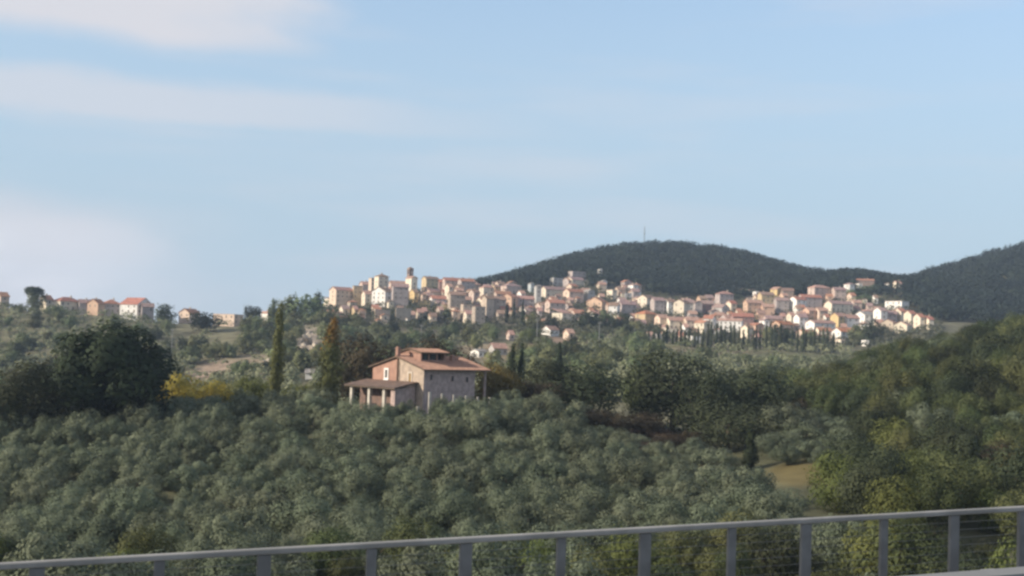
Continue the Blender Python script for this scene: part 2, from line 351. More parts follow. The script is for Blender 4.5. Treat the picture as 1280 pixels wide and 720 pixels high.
# ------------------------------------------------------------------ tree kinds: leaf clouds on a tapered trunk with limbs
rng = np.random.default_rng(7)
def unit(n):
    v = rng.normal(size=(n, 3)); return v / np.linalg.norm(v, axis=1, keepdims=True)
def leaf_quads(P, Nrm, size, jitter=0.45):
    """small pointed leaf-sprays at P facing roughly along Nrm"""
    n = len(P); Nrm = Nrm / (np.linalg.norm(Nrm, axis=1, keepdims=True) + 1e-9); nn = Nrm + unit(n) * jitter; nn /= np.linalg.norm(nn, axis=1, keepdims=True)
    a = np.cross(nn, unit(n)); a /= np.linalg.norm(a, axis=1, keepdims=True) + 1e-9; b = np.cross(nn, a)
    s = size * rng.uniform(0.65, 1.35, (n, 1)); k = rng.uniform(0.45, 0.75, (n, 1)); bend = nn * s * rng.uniform(-.25, .25, (n, 1))
    sh = Nrm * 0.72 + nn * 0.28; sh /= np.linalg.norm(sh, axis=1, keepdims=True)
    return np.stack([P - a * s, P - b * s * k + bend, P + a * s, P + b * s * k + bend, sh], 1)
def lobes_crown(lobes, n, size, flat=1.0, skew=0.15):
    """lobes: (x,y,z,rx,ry,rz); leaves share themselves out by lobe surface"""
    L = np.array(lobes); w = (L[:, 3] * L[:, 5]) ** 1.0; w /= w.sum(); k = rng.choice(len(L), n, p=w)
    d = unit(n); d[:, 2] = d[:, 2] * 1.0 + skew; d /= np.linalg.norm(d, axis=1, keepdims=True)
    rr = rng.uniform(0.45, 1.0, (n, 1)) ** 0.55 * rng.uniform(0.86, 1.10, (n, 1))
    rr = np.where(rng.uniform(size=(n, 1)) < 0.12, rr * rng.uniform(1.05, 1.4, (n, 1)), rr)      # stray sprays past the outline
    P = L[k, :3] + d * L[k, 3:6] * rr
    c = P - (L[:, :3] * w[:, None]).sum(0); c /= np.linalg.norm(c, axis=1, keepdims=True) + 1e-9
    return leaf_quads(P, d / L[k, 3:6] * L[k, 3:4] * 0.65 + c * 0.35, size)
def round_lobes(r, z0, h, k, lr=(0.38, 0.55), seed=0):
    """lobes spread through an egg of radius r between heights z0 and z0+h"""
    g = random.Random(seed); out = [(0, 0, z0 + h * 0.46, r * 0.6, r * 0.6, h * 0.44)]; ax, ay = g.uniform(.85, 1.2), g.uniform(.85, 1.2)
    for i in range(k):
        a = i * 2.4 + g.uniform(-.5, .5); t = (i + .5) / k; zz = 2 * t - 1
        rad = math.sqrt(max(0, 1 - zz * zz)) * r * g.uniform(.45, .98); q = g.uniform(*lr)
        out.append((math.cos(a) * rad * ax, math.sin(a) * rad * ay, z0 + h * (0.5 + zz * 0.40 + g.uniform(-.06, .06)), r * q, r * q * g.uniform(.8, 1.2), h * q * g.uniform(.42, .75)))
    return out
def trunk_mesh(name, h, r, spread, limbs=5, seed=0, lean=0.0):
    g = random.Random(seed); m = MB(); hh = h * 0.42
    pts = [(0, 0, -0.5), (g.uniform(-.1, .1), g.uniform(-.1, .1), hh * .5), (lean, g.uniform(-.2, .2), hh), (lean * 1.3, 0, h * .72)]
    m.tube(pts, [r * 1.25, r, r * .75, r * .3], 7)
    for i in range(limbs):
        a = i * 2 * math.pi / limbs + g.uniform(-.4, .4); s = spread * g.uniform(.5, .8)
        b = Vector(pts[2]) * g.uniform(.75, 1.0)
        m.tube([b, b + Vector((math.cos(a) * s * .5, math.sin(a) * s * .5, h * .16)), b + Vector((math.cos(a) * s, math.sin(a) * s, h * g.uniform(.28, .4)))], [r * .55, r * .35, r * .12], 5)
    return m.mesh(name, BARK)
KINDS = {}
def kind(name, variants): KINDS[name] = variants
def egg(nm, mt, r, z0, h, k, n, size, tr, seeds, limbs=5, lr=(0.38, 0.55)):
    out = []
    for s in seeds:
        rr = r * random.Random(s).uniform(.92, 1.08)
        out.append((quads_mesh(nm + '_crown', lobes_crown(round_lobes(rr, z0, h, k, lr, s), n, size), mt), trunk_mesh(nm + '_trunk', z0 + h, tr, r, limbs, s)))
    kind(nm, out)
# every kind is modelled at the size it mostly has; copies are scaled
egg('olive_tree', L_OLIVE, 2.9, 0.45, 4.6, 17, 6000, 0.118, 0.24, (1, 2, 3, 4, 5, 6, 7, 8), 6, (0.24, 0.50))          # 5 m
egg('broad_tree', L_BROAD, 3.9, 1.2, 7.8, 18, 6500, 0.17, 0.24, (11, 12, 13, 14, 15))              # 9 m
egg('dark_tree', L_DARK, 4.4, 0.8, 8.2, 18, 5200, 0.21, 0.28, (21, 22, 23))                        # 9 m
egg('oak_tree', L_OAK, 6.6, 1.2, 12.0, 30, 15000, 0.27, 0.5, (31,), 7, (0.30, 0.42))               # 13 m
egg('lime_bush', L_LIME, 2.6, 0.1, 4.4, 14, 5600, 0.112, 0.12, (41, 42))
egg('autumn_bush', L_YELLOW, 2.8, 0.1, 4.2, 14, 5000, 0.118, 0.12, (51, 52))
egg('rust_bush', L_OLDGOLD, 2.8, 0.1, 4.2, 14, 5000, 0.118, 0.12, (55,))
egg('brown_tree', L_BROWN, 4.0, 0.6, 7.2, 16, 4800, 0.20, 0.26, (61, 62))
egg('hillside_tree', L_FAR, 3.6, 0.3, 6.6, 13, 900, 0.42, 0.22, (71, 72, 73, 74, 75, 76), 4)       # 7 m
egg('far_dark_tree', L_DARK, 3.8, 0.5, 8.5, 13, 1000, 0.42, 0.24, (81, 82, 83), 4)
def spire(nm, mt, r, h, n, size, seeds, taper=0.75, z0=0.3, ragged=0.2, top=None):
    out = []
    for s in seeds:
        g = random.Random(s); lob = []
        for i in range(16):
            q = i / 15; rad = r * (min(1, 0.55 + q * 2.2)) * (1 - taper * max(0, q - .25) / .75) * g.uniform(1 - ragged, 1 + ragged)
            lob.append((g.uniform(-ragged, ragged) * r * .8, g.uniform(-ragged, ragged) * r * .8, z0 + q * (h - z0) * .95, rad, rad, h / 16 * 1.5))
        me = quads_mesh(nm + '_crown', lobes_crown(lob, n, size, skew=0.0), mt, top)
        out.append((me, trunk_mesh(nm + '_trunk', h, r * .16, r * .3, 3, s)))
    kind(nm, out)
spire('cypress', L_CYPRESS, 1.25, 11.0, 1500, 0.26, (91, 92, 93))
spire('row_cypress', L_ROW, 1.25, 11.0, 1500, 0.26, (97, 98, 99, 100), 0.6, 0.3, 0.3)
spire('poplar', L_POPLAR, 1.55, 13.0, 4200, 0.19, (95,), 0.55, 0.8, 0.34)
spire('rust_poplar', L_POPLAR, 2.1, 11.5, 4600, 0.19, (96,), 0.62, 0.8, 0.30, (L_RUST, 8.8))
def pine():
    lob = [(math.cos(a) * rr, math.sin(a) * rr, 7.6 + g, 1.8, 1.8, 1.5) for a, rr, g in
           [(i * .9, 2.6 + .5 * math.sin(i * 3), .35 * math.sin(i * 2)) for i in range(7)]] + [(0, 0, 7.9, 2.8, 2.8, 1.6), (1.2, .6, 8.1, 2.0, 2.0, 1.4)]
    kind('umbrella_pine', [(quads_mesh('umbrella_pine_crown', lobes_crown(lob, 2400, 0.33), L_PINE), trunk_mesh('umbrella_pine_trunk', 9.4, .3, 3.0, 6, 3))])
pine()

CNT = random.Random(5)
def tree(kd, X, Y, height, label, cat='tree', group=None, widen=1.0, name=None, base_h=None, sink=0.15, var=None):
    vs = KINDS[kd]; cm, tm = vs[CNT.randrange(len(vs)) if var is None else var]
    H0 = dict(olive_tree=5.0, broad_tree=9.0, dark_tree=9.0, oak_tree=13.2, lime_bush=4.5, autumn_bush=4.3, rust_bush=4.3, brown_tree=7.8, hillside_tree=6.9, far_dark_tree=9.0,
              cypress=11.0, row_cypress=11.0, poplar=13.0, rust_poplar=11.5, umbrella_pine=9.4)[kd]
    s = height / H0; o = empty(name or {'broad_tree': 'broadleaf_tree', 'far_dark_tree': 'dark_tree', 'rust_poplar': 'poplar_tree', 'rust_bush': 'autumn_bush', 'poplar': 'poplar_tree', 'cypress': 'cypress_tree', 'row_cypress': 'cypress_tree'}.get(kd, kd), (X, Y, gz(X, Y) - sink), CNT.uniform(0, 6.28))
    w = s * widen; e = CNT.uniform(.88, 1.14); o.scale = (w * e, w / e, s)
    link('crown', cm, o); link('trunk', tm, o)
    tag(o, label, cat, group); return o
def tree_px(kd, px, ytop, Y, label, wpx=None, cat='tree', group=None, **k):
    """a tree standing at distance Y whose top reaches photo row ytop and whose crown is wpx photo pixels wide"""
    p = at(px, ytop, Y); g = gz(p.x, Y); h = max(1.0, p.z - g)
    if wpx:
        W0 = dict(olive_tree=5.2, broad_tree=7.0, dark_tree=8.0, oak_tree=11.2, lime_bush=4.8, autumn_bush=5.0, rust_bush=5.0, brown_tree=7.4, hillside_tree=7.4, far_dark_tree=7.8, cypress=2.6, row_cypress=2.6, poplar=3.4, rust_poplar=4.4, umbrella_pine=8.2)[kd]
        H0 = dict(olive_tree=5.0, broad_tree=9.0, dark_tree=9.0, oak_tree=13.2, lime_bush=4.5, autumn_bush=4.3, rust_bush=4.3, brown_tree=7.8, hillside_tree=6.9, far_dark_tree=9.0, cypress=11.0, row_cypress=11.0, poplar=13.0, rust_poplar=11.5, umbrella_pine=9.4)[kd]
        k['widen'] = (wpx * Y / F / W0) / (h / H0)
    return tree(kd, p.x, Y, h, label, cat, group, **k)

# ------------------------------------------------------------------ far wooded hills and scrub: one mass each
def pts_on_ground(fn, n, y0, y1, x0, x1):
    """ground points by random photo column and distance, kept where fn(px, Y) allows"""
    out = []
    while len(out) < n:
        px = rng.uniform(x0, x1); Y = math.exp(rng.uniform(math.log(y0), math.log(y1)))
        if rng.uniform() < fn(px, Y):
            X = (px - 640) / F * Y; out.append((X, Y, gz(X, Y)))
    return np.array(out)
def mass(name, P, rad, hgt, k, size, mt, label):
    n = len(P); s = rng.uniform(.5, 1.6, (n, 1)) ** 1.1; PP = np.repeat(P, k, 0); ss = np.repeat(s, k, 0); d = unit(n * k); d[:, 2] = np.abs(d[:, 2]) * 1.1 - .15
    d /= np.linalg.norm(d, axis=1, keepdims=True)
    pos = PP + d * np.array([rad, rad, hgt * .5]) * ss * rng.uniform(.7, 1.05, (n * k, 1)) + np.array([0, 0, hgt * .5]) * ss
    o = link(name, quads_mesh(name, leaf_quads(pos, d, size, 0.6), mt)); tag(o, label, 'woodland', kind='stuff'); return o
def crest(px, Y): return 1.0
CLEAR = []                                                              # open ground in front of the low buildings on the slope
for a, b, yb, y0, y1 in [(586, 611, 447, 420, 745), (609, 636, 444, 420, 745), (675, 701, 420, 420, 745), (702, 720, 425, 420, 745), (632, 645, 426, 420, 745), (503, 514, 404, 420, 745), (1073, 1090, 433, 420, 745), (381, 394, 474, 232, 640), (814, 836, 426, 420, 745), (224, 250, 404, 600, 752), (267, 304, 409, 600, 744)]:
    q = hit((a + b) / 2, yb, y0, y1); CLEAR.append((a - 7, b + 5, q - 110, q + 14))
def scrub_ok(px, Y):
    if any(a < px < b and c < Y < d for a, b, c, d in CLEAR): return 0.0
    if Y > 640 and 405 < px < 1180: return 0.0 if Y > 700 else 0.6
    for cx, cy, (ya, yb), rx, ry, c in PATCH:
        if ya < Y < yb:
            X = (px - 640) / F * Y; r = Vector((X, Y, gz(X, Y))) - CAM; q = r.dot(fwd)
            if ((640 + F * r.dot(rt) / q - cx) / rx) ** 2 + ((360 - F * r.dot(up) / q - cy) / ry) ** 2 < 0.9: return 0.16 if cx < 400 else 0.03
    return 1.0
mass('hillside_scrub', pts_on_ground(scrub_ok, 9500, 330, 775, -260, 1180), 2.3, 3.4, 22, 0.60, L_SCRUB, 'pale green scrub covering the hillside below the town')

# ------------------------------------------------------------------ single trees and bushes you can point at
T = tree_px
T('oak_tree', 142, 412, 196, 'big dark round evergreen tree at the left edge of the grove', 158, name='evergreen_tree')
T('dark_tree', 42, 458, 190, 'dark green tree at the foot of the big round tree, at the left edge', 92)
T('dark_tree', 6, 478, 185, 'low dark tree cut by the left edge of the photo', 60)
T('autumn_bush', 233, 473, 215, 'bright yellow autumn bush beside the big dark tree', 62, cat='bush')
T('autumn_bush', 268, 478, 219, 'small orange and yellow bush right of the bright yellow bush', 44, cat='bush')
T('autumn_bush', 205, 484, 213, 'low yellow bush half hidden by the big dark tree', 40, cat='bush')
T('lime_bush', 328, 478, 220, 'yellow green bush between the orange bush and the thin poplar', 44, cat='bush')
T('lime_bush', 305, 474, 221, 'yellow green bush at the foot of the tall thin poplar', 54, cat='bush')
T('lime_bush', 372, 483, 222, 'low lime green bush between the two poplars', 44, cat='bush')
T('lime_bush', 398, 480, 220, 'lime green bush under the rust topped poplar', 36, cat='bush')
T('poplar', 350, 381, 214, 'tall thin ragged poplar left of the farmhouse', 23)
T('rust_poplar', 416, 400, 217, 'poplar with a rust coloured top beside the farmhouse', 34)
T('brown_tree', 455, 424, 232, 'dark red brown tree behind the left side of the farmhouse', 78)
T('brown_tree', 535, 428, 236, 'dark brown spreading tree behind the farmhouse roof', 92)
T('cypress', 641, 429, 245, 'left cypress of the dark pair behind the yellow bush', 17)
T('cypress', 652, 430, 246, 'right cypress of the dark pair behind the yellow bush', 15)
T('cypress', 700, 428, 330, 'single pointed cypress behind the dark rounded thicket', 14)
T('rust_bush', 622, 457, 212, 'brownish yellow bush at the right end of the farmhouse', 66, cat='bush')
T('dark_tree', 690, 452, 222, 'dark olive thicket tree right of the farmhouse', 74)
T('dark_tree', 735, 460, 218, 'dark rounded thicket tree with a shaded right side', 84)
T('brown_tree', 668, 478, 214, 'low brown bush below the cypress pair', 56, cat='bush')
T('broad_tree', 805, 462, 232, 'lighter green tree on the left of the tall dark clump', 52)
T('dark_tree', 842, 446, 222, 'tall dark green tree in the middle of the clump right of the farmhouse', 96)
T('dark_tree', 880, 470, 214, 'dark tree on the right flank of the tall clump', 64)
T('brown_tree', 806, 516, 205, 'reddish brown shrub at the foot of the tall dark clump', 50, cat='bush')
T('brown_tree', 748, 512, 203, 'reddish brown shrub on the bank below the thicket', 62, cat='bush')
T('dark_tree', 940, 462, 225, 'broad dark tree left of the pale olive on the right slope', 100)
T('dark_tree', 912, 505, 200, 'dark green tree above the grove left of the tall shaded trunk', 80)
T('cypress', 938, 535, 178, 'dark narrow conifer standing at the left end of the tan meadow', 26)
T('olive_tree', 985, 506, 196, 'pale grey olive tree above the tan meadow', 62)
T('olive_tree', 1040, 520, 200, 'dull grey green olive tree right above the tan meadow', 50)
for px, top, Y, w in [(955, 520, 199, 44), (972, 540, 186, 46), (1000, 528, 192, 50), (1018, 512, 203, 46), (1048, 540, 184, 52), (1012, 548, 178, 40), (1070, 532, 186, 50), (1066, 556, 170, 46), (985, 556, 176, 34), (1030, 560, 170, 36), (870, 548, 190, 44), (896, 560, 180, 46), (850, 566, 182, 42), (880, 584, 166, 48), (820, 552, 192, 36), (790, 540, 196, 34), (770, 548, 190, 40), (905, 582, 160, 44)]:
    T('olive_tree', px, top, Y, 'dull grey olive tree on the bank %s' % ('behind the tan meadow' if px > 940 else 'between the grove and the dark clump'), w, group='olive trees on the bank by the tan meadow')
for px, top, Y, w in [(728, 508, 206, 40), (772, 520, 202, 34), (835, 542, 196, 40), (862, 538, 200, 30)]:
    T('brown_tree', px, top, Y, 'low reddish brown shrub on the reddish bank', w, cat='bush', group='shrubs on the reddish bank')
T('lime_bush', 1046, 570, 136, 'bright lime bush at the right end of the tan meadow', 66, cat='bush')
T('lime_bush', 1120, 600, 118, 'lime green bush behind the railing on the right', 80, cat='bush')
T('olive_tree', 912, 612, 128, 'pale olive tree below the tan meadow', 70)
T('lime_bush', 1095, 655, 98, 'yellowish green bush seen through the railing on the right', 74, cat='bush')
T('lime_bush', 1268, 690, 80, 'yellow green bush low in the right corner behind the railing', 80, cat='bush')
T('autumn_bush', 655, 520, 200, 'olive yellow bush on the edge of the grove below the farmhouse', 24, cat='bush')
T('olive_tree', 668, 556, 168, 'pale yellowish olive tree in the middle of the grove', 48)
T('umbrella_pine', 43, 358, 752, 'umbrella pine standing among the houses on the left crest', 25)
T('hillside_tree', 44, 365, 748, 'bushy tree under the umbrella pine on the crest', 22)
T('far_dark_tree', 255, 391, 690, 'rounded dark tree on the left hillside below the peach houses', 44)
T('far_dark_tree', 208, 381, 742, 'dark tree right of the white house on the crest', 26)
T('far_dark_tree', 316, 383, 735, 'square dark tree right of the orange apartment block', 24)
T('hillside_tree', 385, 369, 735, 'large green tree on the knoll left of the old town', 44)
T('hillside_tree', 362, 372, 742, 'green tree on the knoll nearest to the white gable', 26)
T('far_dark_tree', 398, 366, 750, 'small dark tree on the crest against the old town wall', 16)
T('hillside_tree', 412, 388, 700, 'spreading green tree below the left end of the old town', 34)
T('hillside_tree', 342, 376, 740, 'brownish tree by the small white house on the crest', 16)

# town trees among the houses
for px, top, Y, w, lab in [(655, 388, 745, 12, 'cypress below the pink roofed houses'), (643, 374, 790, 5, 'thin cypress left of the orange house strip'), (654, 373, 790, 5, 'thin cypress in front of the pink roofed house'),
                           (634, 378, 780, 7, 'short cypress right of the old town stone houses'), (1113, 346, 1010, 4, 'left of two cypresses on the skyline saddle'), (1122, 345, 1010, 4, 'right of two cypresses on the skyline saddle')]:
    T('cypress', px, top, Y, lab, w)
for px, top, Y, w in [(668, 392, 740, 26), (690, 396, 735, 24), (735, 390, 745, 34), (757, 388, 748, 30), (781, 392, 748, 24), (772, 398, 742, 22), (795, 401, 742, 22), (1075, 408, 735, 30), (1092, 402, 745, 26),
                      (1064, 362, 990, 26), (1078, 358, 1000, 30), (1095, 356, 1010, 28), (1085, 368, 960, 24), (1070, 372, 930, 20), (930, 362, 1000, 26), (920, 366, 990, 20), (758, 352, 1010, 14), (742, 362, 960, 10), (560, 387, 790, 24), (540, 390, 770, 28),
                      (612, 404, 740, 24), (583, 405, 742, 26), (600, 396, 770, 14), (458, 385, 790, 26), (440, 390, 780, 28), (490, 397, 760, 24), (520, 398, 750, 26), (1012, 412, 740, 18), (975, 408, 735, 34), (960, 410, 736, 24), (845, 385, 880, 10)]:
    T('hillside_tree' if (px * 7 + top) % 3 else 'far_dark_tree', px, top, Y, ('small pale tree' if (px * 7 + top) % 3 else 'small dark tree') + ' among the houses, ' + ('in the old town' if px < 620 else 'in the middle town' if px < 800 else 'in the right half of town'), w, group='trees among the town houses')
for i in range(42):                                                     # the cypress row below the right of the town
    px = 812 + i * 5.6 + CNT.uniform(-1.6, 1.6); a = (px - 812) / 230
    T('row_cypress', px, 403 + 8 * a + CNT.uniform(-5, 6) + (3 if i < 11 else 0), 668 + CNT.uniform(-3, 3), 'slim cypress in the row below the town, ' + ('left third of the row' if i < 14 else 'middle of the row' if i < 28 else 'right third of the row'), 4.6 + CNT.uniform(-1.2, 1.6), group='row of cypresses below the town')

# ------------------------------------------------------------------ the olive grove in loose rows
sd = random.Random(21)
GROVE = []
Y = 108.0
while Y < 212:
    X = -0.62 * Y + sd.uniform(0, 5)
    while X < 0.36 * Y:
        x, y = X + sd.uniform(-1.0, 1.0), Y + sd.uniform(-1.6, 1.6); px = 640 + F * x / y
        edge = 700 + (214 - y) * 3.4; ok = -60 < px < edge + sd.uniform(-20, 20)
        if y > 184 and 425 < px < 640: ok = False
        if y > 203 and px > 420: ok = False
        if 172 < y < 180 and 570 < px < 700 and sd.random() < .6: ok = False      # a few gaps in the rows
        if ok: GROVE.append((x, y, px))
        X += 4.9 + sd.uniform(-.7, .9)
    Y += 6.7
def where(px, names):
    for lim, w in names:
        if px < lim: return w
GROVE.sort(key=lambda g: g[1])
for x, y, px in GROVE[:262]:
    if y < 122: band = 'in the lowest row, against the railing'
    elif y < 138: band = 'in the second rows above the railing'
    elif y < 156: band = 'halfway up the grove'
    elif y < 176: band = 'in the upper half of the grove'
    else: band = 'in the top rows of the grove'
    col = where(px, [(150, 'below the big dark tree'), (320, 'below the yellow bushes'), (440, 'below the poplars'), (600, 'below the farmhouse'), (760, 'below the cypress pair'), (9999, 'below the reddish bank')])
    hh = sd.uniform(3.4, 5.2); o = tree('olive_tree', x, y, hh, ('tall ' if hh > 4.35 else 'low ') + 'olive tree ' + band + ', ' + col, group='olive trees of the grove ' + band, widen=sd.uniform(.98, 1.24))
far_rows = []
for x, y, px in GROVE[262:]:                                            # the farthest rows, small in the photo, as one mass
    r = 2.45 * sd.uniform(.85, 1.15); q = quads = lobes_crown(round_lobes(r, .6, sd.uniform(3.2, 4.0), 13, (0.26, 0.5), sd.randrange(9999)), 1900, 0.17)
    q[:, :4] += np.array([x, y, gz(x, y) - .15]); far_rows.append(q)
fr_ = link('olive_rows', quads_mesh('olive_rows', np.concatenate(far_rows), L_OLIVE)); tag(fr_, 'farthest rows of olive trees along the upper edge of the grove', 'olive grove', kind='stuff')
for px, top, Y, w in [(437, 499, 189, 38), (462, 505, 186, 40), (482, 506, 186, 36), (498, 505, 188, 34), (545, 499, 187.5, 20), (574, 498, 188, 36), (604, 499, 188, 34), (558, 498, 188, 26), (590, 498, 188.5, 30), (620, 499, 190, 30), (506, 500, 188, 30), (556, 504, 186, 30), (640, 498, 196, 40), (520, 511, 185, 30), (590, 506, 185, 28)]:
    T('olive_tree', px, top, Y, 'low olive tree right against the front of the farmhouse', w, group='olive trees against the farmhouse')
# mixed growth between the grove and the bridge
for i in range(58):
    y = sd.uniform(82, 110); px = -60 + i * 25 + sd.uniform(-18, 18); x = (px - 640) / F * y
    kd = sd.choice(['lime_bush', 'broad_tree', 'olive_tree', 'olive_tree', 'olive_tree']) if px < 700 else sd.choice(['lime_bush', 'broad_tree', 'olive_tree', 'broad_tree', 'olive_tree', 'dark_tree'])
    hmax = max(1.5, at(px, (668 if px < 900 else 676) + sd.uniform(0, 50) - 50 * px / 1280, y).z - gz(x, y))
    tree(kd, x, y, min(hmax, sd.uniform(4, 7.5)), {'lime_bush': 'bright green bush', 'broad_tree': 'leafy tree', 'dark_tree': 'dark green tree', 'olive_tree': 'grey olive tree'}[kd] + ' right behind the railing, ' + where(px, [(250, 'left end of the railing'), (500, 'left of the middle post'), (760, 'near the middle of the railing'), (1020, 'right of the middle of the railing'), (9999, 'right end of the railing')]), group='trees below the bridge', name='roadside_tree')

# ------------------------------------------------------------------ the wood on the right hand hill, tree by tree
WOOD = []
Y = 122.0
while Y < 372:
    step = (5.2 if Y < 235 else 6.9) + Y * 0.006; px = 905
    while px < 1420:
        x = (px - 640) / F * Y + sd.uniform(-2, 2); y = Y + sd.uniform(-3.2, 3.2); q = 640 + F * x / y
        lim = 955 + (170 - y) * 0 if y < 240 else 930
        ok = q > (1060 if y < 212 else 945) and q < 1400
        if 138 < y < 203 and q < 1066: ok = False
        if y < 172 and q < 1062: ok = False
        if y < 205: ok = q > 1072 and q < 1400 
        if 230 < y < 320 and 1030 < q < 1078 and y > 275: ok = False
        if y > 330 and q < 1000: ok = sd.random() < .6
        if ok: WOOD.append((x, y, q))
        px += step * F / Y
    Y += 6.6 if Y < 235 else 8.4
for x, y, q in WOOD:
    r = sd.random(); low_ = y < 228
    kd = 'dark_tree' if r < .26 else 'lime_bush' if r < (.40 if y < 190 else .31) else 'olive_tree' if r < (.48 if low_ else .34) else 'brown_tree' if r < (.51 if low_ else .355) else 'broad_tree'
    h = sd.uniform(6.4, 9.0) if kd in ('broad_tree', 'dark_tree') else sd.uniform(5.0, 7.2)
    if y > 275 and q < 1085 and q > 1000: h *= .8
    band = 'low in the right wood above the railing' if y < 165 else 'in the lower part of the right wood' if y < 215 else 'in the middle of the right wood' if y < 265 else 'in the upper part of the right wood' if y < 315 else 'along the top edge of the right wood'
    col = where(q, [(1060, 'at its left end'), (1130, 'left of its middle'), (1200, 'right of its middle'), (9999, 'by the right photo edge')])
    look = {'broad_tree': 'leafy tree', 'dark_tree': 'dark green tree', 'lime_bush': 'bright green bush', 'olive_tree': 'olive tree', 'brown_tree': 'brownish tree'}[kd]
    lab, gr = look + ' ' + band + ', ' + col, 'trees ' + band
    if y < 205: h *= .82
    tree(kd, x, y, h, lab, group=gr, widen=sd.uniform(.9, 1.15), name='woodland_tree')

# ------------------------------------------------------------------ scattered trees on the slopes below the town
def scatter(n, x0, x1, y0, y1, h0, h1, place, gr, dark=.2, yel=0.0):
    k = 0; tries = 0
    while k < n and tries < n * 12:
        tries += 1
        px = sd.uniform(x0, x1); y = sd.uniform(y0, y1); x = (px - 640) / F * y
        q = scrub_ok(px, y)
        if q == 0 or (q < .5 and sd.random() > .05): continue
        r = sd.random(); kd = 'far_dark_tree' if r < dark else 'hillside_tree'
        if r > 1 - yel: kd = 'lime_bush'
        h = sd.uniform(h0, h1); a, b = (px - x0) / (x1 - x0), (y - y0) / (y1 - y0)
        look = ('large ' if h > (h0 + h1) / 2 else 'small ') + {'far_dark_tree': 'dark tree', 'hillside_tree': 'pale green tree', 'lime_bush': 'bright green bush'}[kd]
        pos = ('lower ' if b < .33 else 'middle ' if b < .67 else 'upper ') + ('left' if a < .33 else 'centre' if a < .67 else 'right')
        tree(kd, x, y, h, '%s on the slope %s, %s part' % (look, place, pos), group=gr, widen=sd.uniform(.95, 1.3), name='hillside_tree'); k += 1
scatter(100, -150, 230, 470, 735, 4.5, 8.5, 'below the crest houses', 'trees on the left hillside', .22)
scatter(78, 230, 440, 480, 725, 5, 8.5, 'left of the old town', 'trees on the slope left of the old town', .25)
scatter(80, 420, 640, 430, 735, 5, 9.0, 'below the old town', 'trees on the slope below the old town', .25)
scatter(78, 640, 830, 400, 735, 5, 8.5, 'below the middle town', 'trees on the slope below the middle town', .22, .06)
scatter(34, 790, 1000, 330, 560, 4.5, 7.5, 'below the long cypress row', 'trees below the cypress row', .2, .06)

# ------------------------------------------------------------------ houses
def window_mesh(name, pane):
    m = MB(); w, h, b = .5, .72, .13                                    # unit window, outer face along +x, in the y/z plane; surround stands proud of the pane
    for y0, y1, z0, z1 in ((-w - b, -w, -h - b, h + b), (w, w + b, -h - b, h + b), (-w, w, h, h + b), (-w, w, -h - b, -h)): m.box(0.0, y0, z0, .09, y1, z1, 0)
    m.box(0.0, -w, -h, .03, w, h, 1); m.box(0.0, -w, -.03, .05, w, .03, 0)
    return m.mesh(name, SURR, pane)
WIN = [window_mesh('window_dark_pane', PANE), window_mesh('window_shutters', SHUT)]
HG = random.Random(3); FOOT = []
def gable_walls(w, d, h, rise, ridge, sink=4.0):
    """box w (x) by d (y), with gables under a ridge along x ('x'), along y ('y'), else flat top"""
    m = MB(); b = [(0, 0, -sink), (w, 0, -sink), (w, d, -sink), (0, d, -sink)]; t = [(0, 0, h), (w, 0, h), (w, d, h), (0, d, h)]
    if ridge == 'x':
        m.add(b + t + [(0, d / 2, h + rise), (w, d / 2, h + rise)], [(0, 1, 5, 4), (2, 3, 7, 6), (3, 0, 4, 8, 7), (1, 2, 6, 9, 5)])
    elif ridge == 'y':
        m.add(b + t + [(w / 2, 0, h + rise), (w / 2, d, h + rise)], [(0, 1, 5, 8, 4), (2, 3, 7, 9, 6), (3, 0, 4, 7), (1, 2, 6, 5)])
    else: m.add(b + t, [(0, 1, 5, 4), (1, 2, 6, 5), (2, 3, 7, 6), (3, 0, 4, 7), (4, 5, 6, 7)])
    return m
def gable_roof(w, d, h, rise, kind, o=0.5, t=0.22):
    m = MB(); e = 0.06
    if kind == 'x':
        k = rise / (d / 2); a = h - o * k + t + e; r = h + rise + t + e
        m.slab([(-o, -o, a), (w + o, -o, a), (w + o, d / 2, r), (-o, d / 2, r)], t); m.slab([(-o, d / 2, r), (w + o, d / 2, r), (w + o, d + o, a), (-o, d + o, a)], t)
    elif kind == 'y':
        k = rise / (w / 2); a = h - o * k + t + e; r = h + rise + t + e
        m.slab([(-o, -o, a), (w / 2, -o, r), (w / 2, d + o, r), (-o, d + o, a)], t); m.slab([(w / 2, -o, r), (w + o, -o, a), (w + o, d + o, a), (w / 2, d + o, r)], t)
    elif kind == 'hip':
        q = min(w, d) / 2; z = h + t; A, B, C, D = (-o, -o, z), (w + o, -o, z), (w + o, d + o, z), (-o, d + o, z)
        if w >= d: E, G = (q, d / 2, h + rise + t), (w - q + .01, d / 2, h + rise + t); top = [(0, 1, 5, 4), (1, 2, 5), (2, 3, 4, 5), (3, 0, 4)]
        else: E, G = (w / 2, q, h + rise + t), (w / 2, d - q + .01, h + rise + t); top = [(0, 1, 4), (1, 2, 5, 4), (2, 3, 5), (3, 0, 4, 5)]
        lo = [(x, y, h + .03) for x, y, zz in (A, B, C, D)]
        m.add([A, B, C, D, E, G] + lo, top + [(9, 8, 7, 6), (6, 7, 1, 0), (7, 8, 2, 1), (8, 9, 3, 2), (9, 6, 0, 3)])
    elif kind == 'shed':
        m.slab([(-o, -o, h + t + e - o * .2), (w + o, -o, h + t + e - o * .2), (w + o, d + o, h + rise * 1.2 + t + e), (-o, d + o, h + rise * 1.2 + t + e)], t)
    else:                                                             # flat, with a low parapet
        m.box(-.15, -.15, h + .004, w + .15, d + .15, h + .3)
    return m

